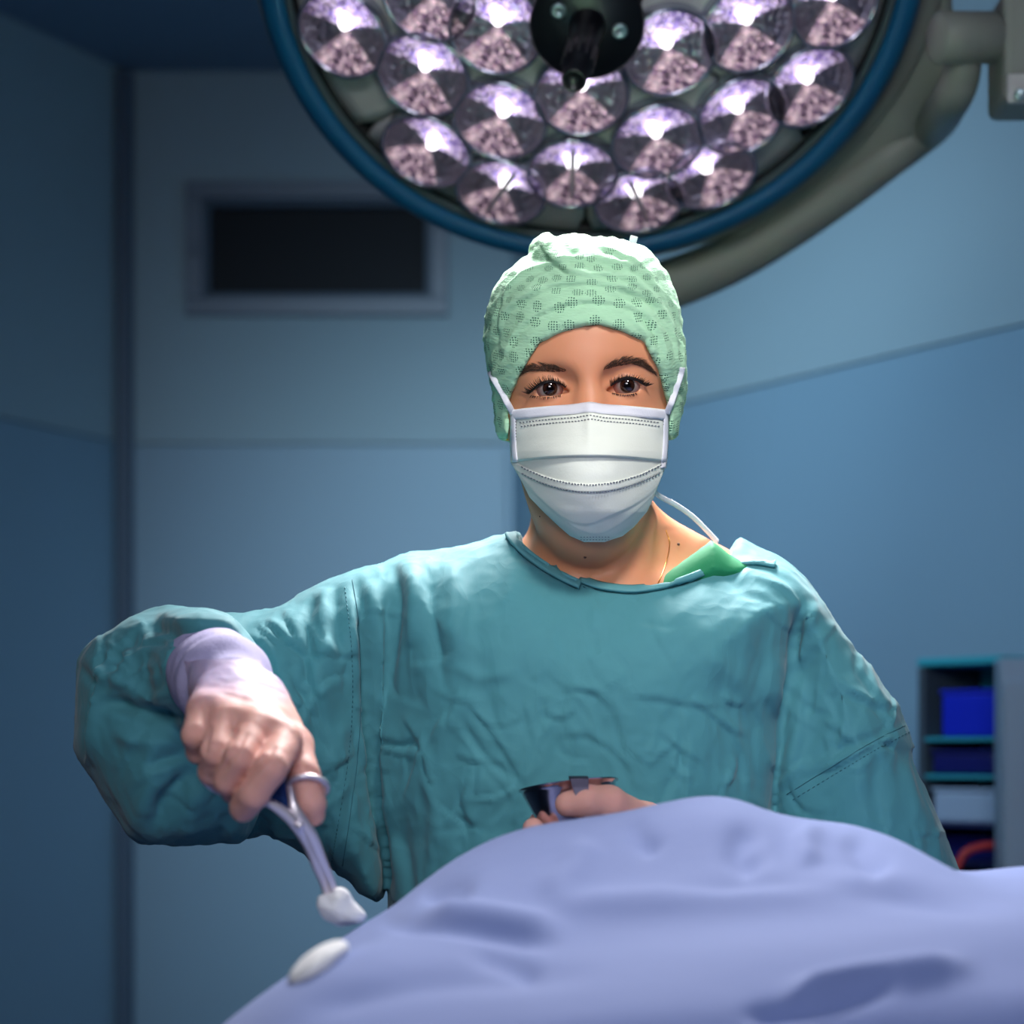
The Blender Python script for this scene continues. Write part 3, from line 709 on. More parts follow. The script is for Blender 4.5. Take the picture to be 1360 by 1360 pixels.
    bm = bmesh.new(); tube(bm, [P(1540, -160, 2.62), Vector((P(1540, 0, 2.62).x, 2.62, ZC))], 0.035, 16); link('ceiling_post', bm_mesh('ceiling_post', bm), M['lamp_grey'], root)
lamp()

# ================================================================ the surgeon
x0 = (783-680)*1.92/F; z0 = CZ+(HY-515)*1.92/F
PR = empty('person', (x0, 2.03, 0), 'person in teal surgical gown, green cap and white mask, holding forceps', 'person')
YE = 1.931
EC = [P(730, 516, YE), P(832, 512, YE)]
def head_sdf(f):
    f.ell((x0, 2.008, z0+.040), (.0725, .094, .080), 0)
    f.ell((x0, 1.962, z0+.025), (.062, .050, .055), .03)
    f.ell((x0, 1.966, z0-.050), (.056, .056, .078), .03)
    f.ell((x0, 1.955, z0-.105), (.030, .040, .030), .03)
    for s in (-1, 1):
        f.cone((x0+s*.038, 1.957, z0-.032), (x0+s*.030, 1.947, z0-.052), .020, .020, .02)
        f.cone((x0+s*.012, 1.929, z0+.020), (x0+s*.050, 1.945, z0+.021), .013, .010, .015)
        f.cone((x0+s*.058, 1.965, z0+.015), (x0+s*.058, 1.975, z0-.02), .010, .010, .02)
    f.cone((x0, 1.922, z0+.022), (x0, 1.918, z0-.006), .011, .008, .012)
    f.cone((x0, 1.918, z0-.006), (x0, 1.897, z0-.045), .008, .012, .01)
    for i, s in enumerate((-1, 1)):
        c = EC[i]; f.ell((c.x+s*.001, 1.912, c.z+.001), (.020, .010, .012), .012, 'sub')
        f.ell((c.x, YE, c.z), (.0136, .0136, .0136), .006)
def body_sdf(f):
    # neck, shoulders, chest and the rest of the figure
    f.cone((x0+.000, 2.018, z0-.07), (x0+.006, 2.030, z0-.19), .0465, .0490, .02)
    f.cone((x0-.03, 1.985, z0-.13), (x0+.015, 1.975, z0-.185), .012, .010, .02)      # sternomastoid
    f.cone((x0+.045, 1.990, z0-.10), (x0+.022, 1.975, z0-.185), .012, .010, .02)
    f.cone((x0+.038, 2.035, z0-.10), P(950, 752, 2.04), .024, .016, .03)
    SL = P(560, 828, 2.03); SR = P(1000, 832, 2.03); NB = Vector((x0+.006, 2.05, 1.412))
    for s_ in (SL, SR):
        f.cone(NB, s_, .040, .038, .04)
        f.cone((NB.x+(.02 if s_.x > NB.x else -.02), 1.975, 1.408), (s_.x*.8+NB.x*.2, 1.99, 1.405), .010, .012, .02)   # clavicle
    f.ell((x0, 2.035, 1.29), (.145, .092, .150), .05)
    f.ell((x0, 2.04, 1.10), (.125, .085, .16), .05)
    f.ell((x0, 2.05, .93), (.155, .10, .12), .05)
    for s in (-1, 1):
        f.cone((x0+s*.08, 2.05, .88), (x0+s*.085, 2.04, .48), .075, .050, .03); f.cone((x0+s*.085, 2.04, .48), (x0+s*.09, 2.06, .09), .050, .033, .02)
        f.cone((x0+s*.09, 2.07, .045), (x0+s*.10, 1.92, .035), .040, .033, .02)
    EL = P(215, 945, 1.93); WR = P(298, 905, 1.735)
    f.cone(SL, EL, .038, .026, .03); f.cone(EL, WR, .022, .016, .01)
    ER = P(1165, 1235, 1.99); WL = P(915, 1175, 1.83)
    f.cone(SR, ER, .040, .034, .03); f.cone(ER, WL, .036, .024, .02)
    f.cone(WR, P(315, 945, 1.66), .022, .018, .01); f.cone(WL, P(860, 1120, 1.81), .022, .018, .01)
bf = Field(axis((-.36, x0-.085, .006), (x0-.085, x0+.085, .0014), (x0+.085, .36, .006)),
           axis((1.62, 1.88, .008), (1.88, 1.96, .0014), (1.96, 2.16, .005)),
           axis((0, 1.30, .012), (1.30, 1.505, .0035), (1.505, 1.63, .0014), (1.63, 1.71, .004)))
head_sdf(bf); body_sdf(bf)
# eyelid openings
for i, s in enumerate((-1, 1)):
    cx, cy = ((731, 516), (832, 512))[i]
    if i == 0: ol = [(704, 523), (711, 516.5), (720, 510.5), (732, 508), (743, 510.5), (751, 515), (757, 521.5), (749, 522.5), (737, 525), (722, 525.5), (710, 524.5)]
    else: ol = [(804, 519.5), (811, 513), (821, 506), (833, 503.5), (844, 506), (851, 510), (855, 514), (850, 518), (842, 521), (829, 522.5), (815, 521.5)]
    cutprism(bf, ol, 1.92, 1.80, 1.926, True, .0012)
V, Q = surface_nets(bf.F, bf.ax); V = laplace(V, Q, 1)
Vs = laplace(V, Q, 45); qx, qy = to_px(V)          # ease the outer corners of the lids into the cheek
for ex, ey, er in ((854.5, 521, 7.5), (857, 531, 11), (706, 526.5, 6)):
    wt = (np.exp(-(((qx-ex)**2+(qy-ey)**2)/er**2)**2)*(V[:, 1] < 1.97))[:, None]; V = V*(1-wt)+Vs*wt
Nn = normals(V, Q)
V = fold(V, Nn, [([(703, 514), (712, 507), (722, 502), (733, 500), (745, 502.5), (755, 509)], -.5, 1.8), ([(806, 508), (817, 500), (830, 496), (844, 497.5), (855, 503), (863, 509)], -.5, 1.8),
                 ([(712, 531), (725, 534), (740, 533), (752, 528)], -.5, 2.2), ([(812, 528), (824, 531), (836, 531), (846, 528)], -.4, 2.2), ([(685, 524), (693, 527), (702, 532)], -.4, 2)], 0)
body = link('body', mesh_np('body', V, Q), M['skin'], PR); TB = bvh(body)
bodyF = bf
# eyes
for i in (0, 1):
    bm = bmesh.new(); bmesh.ops.create_uvsphere(bm, u_segments=40, v_segments=24, radius=.0122)
    for v in bm.verts:
        r = math.hypot(v.co.x, v.co.z)
        if v.co.y < 0 and r < .0062: v.co.y -= .0009*(1-(r/.0062)**2)
    e = bpy.data.objects.new('eye', bm_mesh('eye', bm)); C.objects.link(e); e.data.materials.append(M['eye'])
    e.parent = PR; e.location = EC[i]-PR.location; e.rotation_euler = (math.radians(8), 0, math.radians(1))
# brows and lashes
def hairs(name, strands, m, r=.00022):
    bm = bmesh.new()
    for pts in strands:
        n = len(pts); tube(bm, pts, [r*(1-.75*i/(n-1)) for i in range(n)], 4)
    return stuff(link(name, bm_mesh(name, bm), m, PR))
def brow(curve, n, flip):
    out = []; c = catmull([(x, y, 0) for x, y in curve], 10)
    for _ in range(n):
        t = random.random()
        if t < .16 and random.random() > .25+t*4: continue
        i = min(len(c)-2, int(t*(len(c)-1))); p = c[i].lerp(c[i+1], random.random()); d = (c[i+1]-c[i]).normalized()
        th = 8.5*min(1, .5+1.6*t, 2.2*(1-t)+.10); o = random.uniform(-.5, .5)*th
        ln = random.uniform(6, 10); up = (1-t)*1.1-.15-o/th*.9
        a = Vector((p.x, p.y+o, 0)); e = a+Vector((d.x, d.y-up*.55, 0)).normalized()*ln
        mdl = a.lerp(e, .5)+Vector((0, -.8, 0))
        out.append([hit(TB, q.x, q.y, .0004+.0003*k, 1.93) for k, q in enumerate((a, mdl, e))])
    return out
b1 = brow([(752, 491.5), (735, 490), (716, 488.5), (702, 491), (690, 498)], 330, -1)
b2 = brow([(800, 491), (813, 484.5), (832, 480), (848, 481.5), (858, 487), (867, 494)], 330, 1)
hairs('eyebrow', b1, M['brow'], .00021); hairs('eyebrow', b2, M['brow'], .00021)
def lashes(curve, n, ln, dirf, r):
    out = []; c = catmull([(x, y, 0) for x, y in curve], 10)
    for k in range(n):
        t = (k+random.random()*.6)/n; i = min(len(c)-2, int(t*(len(c)-1))); p = c[i].lerp(c[i+1], t*(len(c)-1)-i)
        d = dirf(t); l = ln*(.75+.5*random.random()); d = (d[0]+random.uniform(-.18, .18), d[1])
        y = YE-.0142 if ln < 4 else min(max(min(hit(TB, p.x, p.y-q, 0, YE).y for q in (1.0, 2.5)), YE-.0145), YE-.001)
        a = P(p.x, p.y, y+.001)
        if ln < 4:
            out.append([hit(TB, p.x+d[0]*l*q, p.y+1.2+d[1]*l*q, .0003+.0006*q, y) for q in (0, .5, 1)]); continue
        out.append([a, P(p.x+d[0]*l*.45, p.y+d[1]*l*.30, y-.0018), P(p.x+d[0]*l*.85, p.y+d[1]*l*.75, y-.0030), P(p.x+d[0]*l*1.1, p.y+d[1]*l*1.2, y-.0036)])
    return out
U1 = [(703, 523), (711, 516), (720, 510), (732, 507.5), (743, 510), (751, 515)]; D1 = [(706, 525), (718, 527), (732, 527), (746, 524.5)]
U2 = [(811, 513), (821, 506), (833, 503), (845, 505), (853, 510), (858, 513)]; D2 = [(813, 522), (824, 524), (835, 524), (845, 522)]
hs = lashes(U1, 76, 7.2, lambda t: (-1.25+1.5*t, -.35-.65*math.sin(PI*t)), .0003)+lashes([(x, y-1.2) for x, y in D1], 24, 3.0, lambda t: (-.5+.7*t, 1), .0002)
hairs('eyelashes', hs, M['lash'], .00036)
hs = lashes(U2, 76, 7.2, lambda t: (-.25+1.5*t, -1.0+.65*t), .0003)+lashes([(x, y-1.2) for x, y in D2], 24, 3.0, lambda t: (-.2+.7*t, 1), .0002)
hairs('eyelashes', hs, M['lash'], .00036)
# upper-lid liner
for U in (U1, U2):
    bm = bmesh.new(); c = catmull([P(x, y, 1) for x, y in U], 6); pts = []
    for p in c: pts.append(hit(TB, 680+p.x*F, HY-(p.z-CZ)*F-1.0, .0002, 1.918))
    tube(bm, pts, [.0005+.0008*math.sin(PI*min(1, .1+i/(len(pts)-1)*.85)) for i in range(len(pts))], 6); link('lid_line', bm_mesh('lid_line', bm), M['lash'], PR)
# moles, necklace, earrings
for px, py, r in ((777, 740, .0012), (901, 723, .0013), (717, 686, .0006)):
    bm = bmesh.new(); bmesh.ops.create_uvsphere(bm, u_segments=12, v_segments=8, radius=r); bmesh.ops.translate(bm, vec=hit(TB, px, py, 0), verts=bm.verts)
    link('mole', bm_mesh('mole', bm), M['mole'], PR)
bm = bmesh.new(); cp = catmull([(884, 704, 0), (889, 722, 0), (885, 745, 0), (877, 768, 0), (868, 786, 0)], 8)
tube(bm, [hit(TB, p.x, p.y, .0003) for p in cp], .00045, 6); link('necklace', bm_mesh('necklace', bm), M['gold'], PR)
for px, py in ((674, 580), (891, 569)):
    bm = bmesh.new(); bmesh.ops.create_uvsphere(bm, u_segments=14, v_segments=10, radius=.0034); bmesh.ops.translate(bm, vec=P(px, py, 1.975), verts=bm.verts)
    er = link('earring', bm_mesh('earring', bm), M['gold'], PR)
# ---- cap
cf = Field(axis((x0-.10, x0+.10, .0019)), axis((1.885, 2.115, .0023)), axis((z0-.055, z0+.145, .0019)))
capo = [(643, 450), (650, 405), (668, 372), (694, 350), (702, 343), (708, 325), (722, 315), (738, 320), (748, 319), (762, 316), (790, 320), (820, 324), (850, 332), (872, 352), (893, 385), (903, 430), (908, 480), (911, 520), (903, 555), (893, 575), (860, 590), (780, 600), (700, 592), (672, 582), (660, 560), (652, 510)]
inflate(cf, capo, 2.0, .094, .088, 0, Tb=.100)
sl = None
from_head = Field(*cf.ax); head_sdf(from_head); cf.F = np.minimum(cf.F, from_head.F-.0045)
face_open = [(790, 436), (752, 445), (716, 458), (702, 478), (690, 497), (677, 520), (673, 545), (676, 600), (690, 760), (870, 760), (888, 600), (893, 548), (884, 515), (870, 480), (855, 457), (822, 444)]
cutprism(cf, face_open, 1.935, 1.0, 1.985, False, .001)
bot = CZ+(HY-588)*2.0/F
cf.F = np.maximum(cf.F, (bot-cf.ax[2])[None, None, :])
V, Q = surface_nets(cf.F, cf.ax); V = laplace(V, Q, 2)
Nn = normals(V, Q)
cfold = [([(655, 470), (680, 410), (740, 380), (800, 378), (860, 400), (898, 460)], 3.0, 5, 'r'),
         ([(660, 500), (690, 440), (740, 408), (800, 402), (860, 425), (885, 500)], 2.6, 4, 'r'),
         ([(655, 420), (690, 372), (745, 350), (800, 350), (850, 365), (895, 420)], 3.2, 6, 'r'),
         ([(720, 320), (735, 345), (770, 368), (830, 372), (880, 410)], 2.6, 5, 'r'), ([(700, 345), (720, 350), (735, 340)], -3, 6),
         ([(742, 320), (752, 335), (775, 345)], -2.5, 5), ([(840, 400), (870, 440), (890, 500)], 2.4, 4, 'r'), ([(850, 385), (885, 430), (903, 500)], 2.4, 4, 'r'),
         ([(830, 415), (858, 450), (876, 490)], 2.0, 4, 'r'), ([(665, 400), (655, 450), (660, 520)], 2.0, 4, 'r'), ([(700, 360), (672, 400), (668, 470)], 1.6, 4, 'r'),
         ([(790, 330), (830, 345), (870, 375)], 2.5, 6, 'r'), ([(700, 455), (740, 432), (790, 428), (840, 440)], 1.0, 5, 'r'), ([(880, 385), (900, 440), (905, 520)], 2, 4, 'r')]
V = fold(V, Nn, cfold, 0.0)
rd = np.arctan2(V[:, 0]-x0, V[:, 2]-z0-.06); hh = V[:, 2]-z0
q1 = np.stack([rd*7, hh*14, V[:, 1]*8], 1); q2 = np.stack([V[:, 0]*22+hh*20, hh*85+np.abs(V[:, 0]-x0)*60, V[:, 1]*25], 1)
V = V+Nn*((1-np.abs(perlin(q1))*2.5)*.0011*np.clip((hh-.05)/.05, .3, 1.2)+(1-np.abs(perlin(q2))*2.6)*.0013+perlin(V*90)*.0005)[:, None]
capm = mesh_np('cap', V, Q); uvl = capm.uv_layers.new(name='UVMap')
th = np.arctan2(V[:, 0]-x0, -(V[:, 1]-2.0))*.083; uvv = np.stack([th, V[:, 2]+np.maximum(0, V[:, 2]-z0-.07)*.6-V[:, 1]*.3], 1)
li = np.empty(len(capm.loops), np.int32); capm.loops.foreach_get('vertex_index', li); uvl.data.foreach_set('uv', uvv[li].ravel().astype(np.float32))
cap = link('surgical_cap', capm, M['cap'], PR); cap['label'] = 'pale green perforated surgical cap'; TC = bvh(cap)
bm = bmesh.new(); box(bm, P(840, 323, 1.995), (.0062, .002, .012), .0005, Matrix.Rotation(math.radians(14), 3, 'Y'))
bmesh.ops.recalc_face_normals(bm, faces=bm.faces); link('cap_tie', bm_mesh('cap_tie', bm, False), M['mask_edge'], cap)

# ---- face mask
def mask():
    nr, nc = 210, 190; ys = np.linspace(0, 1, nr)
    vy = np.array([536, 545, 560, 585, 612, 630, 645, 660, 680, 700, 712, 720]); xl = np.array([677, 677, 677, 677, 678, 688, 696, 703, 722, 743, 757, 776]); xr = np.array([889, 888.5, 888, 888, 886, 880, 874, 869, 859, 842, 827, 803])
    yc = np.array([1.900, 1.892, 1.880, 1.870, 1.866, 1.864, 1.865, 1.868, 1.876, 1.890, 1.900, 1.912])
    gk = np.exp(-np.linspace(-2, 2, 31)**2); gk /= gk.sum(); yr = 536+184*ys
    sm1 = lambda a: np.convolve(np.pad(np.interp(yr, vy, a), 15, 'reflect', reflect_type='odd'), gk, 'valid')
    CYr = sm1(yc)
    G = np.zeros((nr, nc, 3)); PX = np.zeros((nr, nc)); PY = np.zeros((nr, nc))
    for i, t in enumerate(ys):
        yy = 536+184*t; l = np.interp(yy, vy, xl); r = np.interp(yy, vy, xr); cyy = CYr[i]
        for j in range(nc):
            s = -1+2*j/(nc-1); px = (l+r)/2+s*(r-l)/2; u = (px-783)/107
            py = yy+(6.5*(abs(s)**1.5))*(1-t)**3*1.3-2.5*math.exp(-(u/.12)**2)*(1-t)**6
            e = 1.25*max(0, 1-t*3)+2.1*min(1, t*3); Y = cyy+(1.957-cyy)*abs(u)**max(e, 1.25)
            if t > .55: Y += .020*((abs(s))**6)*(t-.55)/.45
            D = 0.0
            yA = 604+8*u*u; yB = 644-34*u*u; 
            if abs(u) < 1.05:
                sm = lambda a, b, x: (lambda q: q*q*(3-2*q))(min(1, max(0, (x-a)/(b-a))))
                fade = sm(1.0, .8, abs(u)) if abs(u) < 1 else 0
                D += .0045*sm(-26, 0, py-yA)*(1-sm(0, 3, py-yA))        # lip of the top pleat
                D -= .0012*sm(0, 3, py-yA)*(1-sm(-2, 1, py-yB))
                D += .0016*sm(-1.5, 0.5, py-yB)*(1-sm(8.5, 11, py-yB))
                yC = 694-30*u*u-40*abs(u)**1.5+3*math.sin(px*.06)
                D += .0014*sm(-22, 0, py-yC)*(1-sm(0, 5, py-yC))
                yD = 709-45*abs(px-790)**1.6/900
                D += .0006*sm(-8, 0, py-yD)*(1-sm(0, 3, py-yD))
            D += .0022*math.exp(-(u/.07)**2)*sm(610, 560, py) if py < 610 else 0
            D += .0009*(math.exp(-((py-(553+3*u*u))/2.6)**2))*(1 if abs(u) < .78 else 0)
            G[i, j] = P(px, py, Y-D); PX[i, j] = px; PY[i, j] = py
    # lie over the face: never deeper than the skin, eased so the cloth spans hollows
    B = np.zeros((nr, nc)); 
    for i in range(nr):
        for j in range(nc): B[i, j] = hit(TB, PX[i, j], PY[i, j], 0, 2.2).y-.0028
    EX = np.maximum(0, G[..., 1]-B); K = EX.copy()
    for _ in range(60):
        K[1:-1, 1:-1] = (K[:-2, 1:-1]+K[2:, 1:-1]+K[1:-1, :-2]+K[1:-1, 2:])/4; K = np.maximum(K, EX)
    for i in range(nr):
        for j in range(nc):
            G[i, j] = P(PX[i, j], PY[i, j], G[i, j, 1]-K[i, j])
    V = G.reshape(-1, 3); V[:, 1] += perlin(V*np.array([45, 45, 80]))*.0010
    me = grid_mesh('face_mask', G); o = link('face_mask', me, M['mask'], PR); o['label'] = 'white pleated face mask'
    sd = o.modifiers.new('th', 'SOLIDIFY'); sd.thickness = .0012; sd.offset = -1
    T = bvh(o)
    # binding strips
    def strip(name, pts, wd, m, par=o, n=10, off=.0004):
        cpts = catmull([(x, y, 0) for x, y in pts], n); G = np.zeros((len(cpts), 5, 3))
        for i, p in enumerate(cpts):
            d = (cpts[min(i+1, len(cpts)-1)]-cpts[max(i-1, 0)]).normalized(); q = Vector((-d.y, d.x, 0))
            for j in range(5):
                w_ = p+q*wd*(j/4-.5)*2; G[i, j] = hit(T, w_.x, w_.y, off+.0006*(1-abs(j/2-1)), 1.955)
        # guard against misses
        ym = np.median(G[:, 2, 1]); 
        for i in range(len(cpts)):
            for j in range(5):
                if abs(G[i, j, 1]-G[i, 2, 1]) > .02: G[i, j, 1] = G[i, 2, 1]
        s_ = link(name, grid_mesh(name, G), m, par); md = s_.modifiers.new('t', 'SOLIDIFY'); md.thickness = .0005; return s_
    topL = [(678.5+i*(783-678.5)/12, 0) for i in range(13)]
    def ytop(px):
        k = np.argmin(np.abs(PX[2]-px)); return PY[2, k]
    strip('top_binding', [(x, ytop(x)+6) for x in np.linspace(681, 885, 22)], 6.5, M['mask_edge'], n=4)
    strip('side_binding', [(682, 545), (682.5, 575), (683.5, 598), (685, 614)], 3.4, M['mask_edge'])
    strip('side_binding', [(884, 545), (883.5, 575), (882.5, 598), (880, 622)], 3.4, M['mask_edge'])
    bm = bmesh.new()
    def dash(x, y, dx, dy, ln=2.2, wd=.65):
        if not (679 < x < 888): return
        p = hit(T, x, y, .0006); a = hit(T, x+dx*ln/2, y+dy*ln/2, .0006); b = hit(T, x-dx*ln/2, y-dy*ln/2, .0006)
        if abs(a.y-b.y) > .004: return
        r = wd*2.6/F
        tube(bm, [a, b], r, 5)
    for px in np.arange(694, 878, 3.9):
        u = (px-783)/107; yB = 644-34*u*u; sl_ = -68*u/107; h = math.hypot(1, sl_)
        dash(px, yB+.5, 1/h, sl_/h)
        if abs(u) < .88: dash(px+1, yB+9, 1/h, sl_/h)
    for px in np.arange(692, 876, 4.2):
        y = ytop(px)
        dash(px, y+17, 1, 0, 2.0, .5); dash(px+1.5, y+22, 1, 0, 2.0, .5)
    for y in np.arange(556, 612, 4.0):
        dash(681.5, y, 0, 1, 1.8, .45); dash(686, y, 0, 1, 1.8, .45); dash(885.5, y, 0, 1, 1.8, .45); dash(880.5, y, 0, 1, 1.8, .45)
    for px in np.arange(772, 812, 4): dash(px, 712.5, 1, 0, 1.8, .25); dash(px, 716, 1, 0, 1.8, .25)
    stuff(link('stitching', bm_mesh('stitching', bm), M['stitch'], o))
    # ties
    def tie(pts, wd=.0026):
        bm = bmesh.new(); c = catmull([P(*p) for p in pts], 8); tube(bm, c, .0007, 8, ry=wd, up=Vector((0, 1, 0)))
        bmesh.ops.recalc_face_normals(bm, faces=bm.faces); link('tie', bm_mesh('tie', bm), M['mask_edge'], o)
    def tc(x, y): 
        h = hit(TC, x, y, .0015, 1.99); return (x, y, h.y)
    def on(x, y): return (x, y, min(hit(TC, x, y, 0, 1.99).y, 1.99)-.0022)
    tie([(681, 549, 1.948), (677, 541, 1.942), (673, 534, 1.940), on(668, 524), on(661, 512), on(655, 502), on(651, 494)])
    tie([(886, 549, 1.948), (889, 541, 1.942), (892, 534, 1.940), on(896, 522), on(900, 510), on(904, 498), on(906, 488)])
    tie([(866, 650, 1.955), (876, 659, 1.975), (900, 672, 2.0), (922, 688, 2.02), (940, 706, 2.035), (953, 720, 2.05)], .0022)
mask()

# ---- gloves (hands)
def digit(f, pts, rs, k=.004, kk=.004):
    for i in range(len(pts)-1): f.cone(pts[i], pts[i+1], rs[i], rs[i+1], k if i == 0 else kk)
hp = lambda *a: tuple(P(*a))
gf = Field(axis((-.25, -.115, .0013)), axis((1.535, 1.735, .0015)), axis((1.225, 1.345, .0013)))
Wp = hp(302, 905, 1.690)
MC = [hp(268, 945, 1.612), hp(298, 960, 1.598), hp(337, 970, 1.592), hp(378, 985, 1.596)]
gf.cone(hp(292, 880, 1.715), Wp, .0285, .0265, .01)
for m_, r in zip(MC, (.0100, .0108, .0112, .0115)): gf.cone(hp(300, 912, 1.680), m_, .020, r, .010)
for a_, b_ in zip(MC[:-1], MC[1:]): gf.cone((a_[0], a_[1]+.006, a_[2]+.004), (b_[0], b_[1]+.006, b_[2]+.004), .009, .0095, .006)
digit(gf, [MC[0], hp(259, 976, 1.590), hp(264, 998, 1.606), hp(280, 1004, 1.626)], (.0098, .0090, .0084, .0075), .003, .002)
digit(gf, [MC[1], hp(286, 998, 1.572), hp(281, 1025, 1.590), hp(294, 1038, 1.612)], (.0106, .0096, .0088, .0080), .003, .002)
digit(gf, [MC[2], hp(318, 1006, 1.560), hp(302, 1036, 1.572), hp(310, 1052, 1.596)], (.0110, .0100, .0092, .0082), .003, .002)
digit(gf, [MC[3], hp(360, 1020, 1.556), hp(337, 1054, 1.562), hp(323, 1073, 1.578)], (.0116, .0108, .0102, .0094), .003, .002)
gf.cone(hp(345, 930, 1.670), hp(390, 992, 1.628), .020, .0125, .012)
digit(gf, [hp(390, 990, 1.628), hp(403, 1030, 1.600), hp(413, 1066, 1.598), hp(417, 1082, 1.603)], (.0125, .0108, .0096, .0078), .006)
V, Q = surface_nets(gf.F, gf.ax); V = laplace(V, Q, 2); Nn = normals(V, Q)
V = fold(V, Nn, [([(281, 962), (274, 985), (272, 1004)], -2.0, 3), ([(330, 972), (312, 1000), (292, 1030)], -2.2, 3.2), ([(368, 990), (345, 1015), (318, 1046)], -2.2, 3.2), ([(318, 968), (306, 985)], -1.0, 3),
                 ([(250, 930), (300, 920), (360, 935)], .8, 5), ([(265, 915), (320, 905), (365, 920)], -.8, 5)], 0)
V += Nn*(perlin(V*120)*.0006)[:, None]
gl1 = link('glove', mesh_np('glove', V, Q), M['glove'], PR); gl1['label'] = 'pale latex glove holding forceps'
# left hand around the cup
g2 = Field(axis((.0, .17, .0017)), axis((1.72, 1.88, .002)), axis((1.18, 1.275, .0017)))
g2.cone(hp(925, 1180, 1.84), hp(850, 1112, 1.81), .027, .025, .01)
g2.cone(hp(850, 1112, 1.81), hp(812, 1094, 1.80), .025, .020, .012)
digit(g2, [hp(845, 1098, 1.785), hp(808, 1068, 1.758), hp(778, 1064, 1.748), hp(754, 1068, 1.748)], (.019, .0135, .0118, .0095), .008)
for k, (a, b, c) in enumerate((((830, 1112, 1.84), (780, 1100, 1.865), (725, 1098, 1.83)), ((835, 1125, 1.82), (780, 1125, 1.84), (716, 1108, 1.80)), ((840, 1140, 1.81), (780, 1145, 1.82), (718, 1125, 1.785)), ((850, 1150, 1.80), (790, 1160, 1.80), (740, 1148, 1.775)))):
    digit(g2, [hp(*a), hp(*b), hp(*c), hp(c[0]-8, c[1]-8, c[2]-.025)], (.013, .0105, .0095, .008), .006)
V, Q = surface_nets(g2.F, g2.ax); V = laplace(V, Q, 2)
gl2 = link('glove', mesh_np('glove', V, Q), M['glove'], PR); gl2['label'] = 'pale latex glove holding the metal cup'

# ---- knitted cuffs
def cuff(pts, rs, ref):
    A_ = np.array([tuple(p) for p in pts]); lo = A_.min(0)-.045; hi = A_.max(0)+.045
    f = Field(*[axis((lo[k], hi[k], .0017)) for k in range(3)])
    for i in range(len(pts)-1): f.cone(pts[i], pts[i+1], rs[i], rs[i+1], .006)
    V, Q = surface_nets(f.F, f.ax); V = laplace(V, Q, 2); Nn = normals(V, Q)
    ax_ = A_[-1]-A_[0]; t = (V-A_[0])@ax_/(ax_@ax_); wob = perlin(V*25)*.5
    V += Nn*(.0022*np.sin((t+wob*.35)*24)*np.clip(1.15-t, 0.1, 1)+perlin(V*60)*.0010)[:, None]
    return link('cuff', mesh_np('cuff', V, Q), M['cuff'], ref)

# ---- gown
gw = Field(axis((-.40, .44, .0028)), axis((1.73, 2.02, .0034), (2.02, 2.19, .006)), axis((.42, 1.08, .012), (1.08, 1.47, .0028)))
torso = [(690, 706), (640, 720), (580, 733), (525, 744), (490, 800), (488, 900), (500, 1050), (515, 1250), (500, 2300), (1040, 2300), (1030, 1100), (1050, 950), (1075, 830), (1082, 800), (1050, 765), (1020, 748), (980, 742), (930, 745), (800, 745), (720, 725)]
inflate(gw, torso, 2.03, .135, .130, 0, Tb=.125)
upper = [(560, 738), (500, 745), (458, 758), (410, 782), (372, 803), (330, 812), (290, 822), (250, 850), (200, 930), (220, 1080), (330, 1112), (350, 1106), (375, 1120), (412, 1142), (455, 1165), (480, 1190), (510, 1185), (530, 1000), (560, 850)]
def Yarm(x, z): return np.interp(x, [-.36, -.10, .0], [1.94, 2.02, 2.03]).astype(np.float32)
inflate(gw, upper, 1.99, .085, .085, .018, Yfn=Yarm)
balloon = [(204, 817), (165, 830), (128, 848), (104, 872), (98, 905), (94, 960), (97, 1005), (118, 1040), (150, 1085), (182, 1121), (240, 1124), (290, 1120), (325, 1117), (350, 1050), (330, 950), (320, 880), (318, 848), (285, 832), (245, 822)]
def Ybal(x, z): return np.interp(x, [-.36, -.27, -.18], [1.91, 1.88, 1.90]).astype(np.float32)
inflate(gw, balloon, 1.89, .085, .075, .014, Yfn=Ybal)
gw.cone(hp(225, 915, 1.87), hp(268, 897, 1.83), .062, .046, .02); gw.cone(hp(268, 897, 1.83), hp(276, 895, 1.785), .046, .0385, .008)
sleeve = [(1000, 755), (1040, 752), (1078, 785), (1108, 820), (1135, 858), (1165, 905), (1192, 945), (1207, 975), (1214, 1015), (1236, 1062), (1258, 1115), (1285, 1200), (1295, 1300), (1230, 1370), (1100, 1360), (1030, 1250), (1026, 1100), (1036, 950), (1030, 850)]
inflate(gw, sleeve, 2.02, .085, .085, .012)
gw.cone(hp(1170, 1260, 1.99), hp(960, 1200, 1.86), .060, .045, .03)
# never let the figure through: wrap the body too
X3, Y3, Z3 = gw.ax
def resample(f, ax):
    ix = [np.clip(np.interp(a, f.ax[i], np.arange(len(f.ax[i]))), 0, len(f.ax[i])-1.001) for i, a in enumerate(ax)]
    i0 = [x.astype(int) for x in ix]; fr = [(x-i).astype(np.float32) for x, i in zip(ix, i0)]; r = 0
    for c in np.ndindex(2, 2, 2):
        w_ = 1
        for a in range(3):
            q = (fr[a] if c[a] else 1-fr[a]); w_ = w_*q.reshape([-1 if b == a else 1 for b in range(3)])
        r = r+f.F[np.ix_(i0[0]+c[0], i0[1]+c[1], i0[2]+c[2])]*w_
    return r
BD = resample(bodyF, gw.ax)
okz = ((gw.ax[2] < 1.405)[None, None, :] | (np.abs(gw.ax[0]-x0-.01) > .085)[:, None, None]) & ((gw.ax[0] > -.17)[:, None, None] | (gw.ax[1] > 1.775)[None, :, None])
gw.F = np.where(okz, smin(gw.F, BD-.012, .008), gw.F)
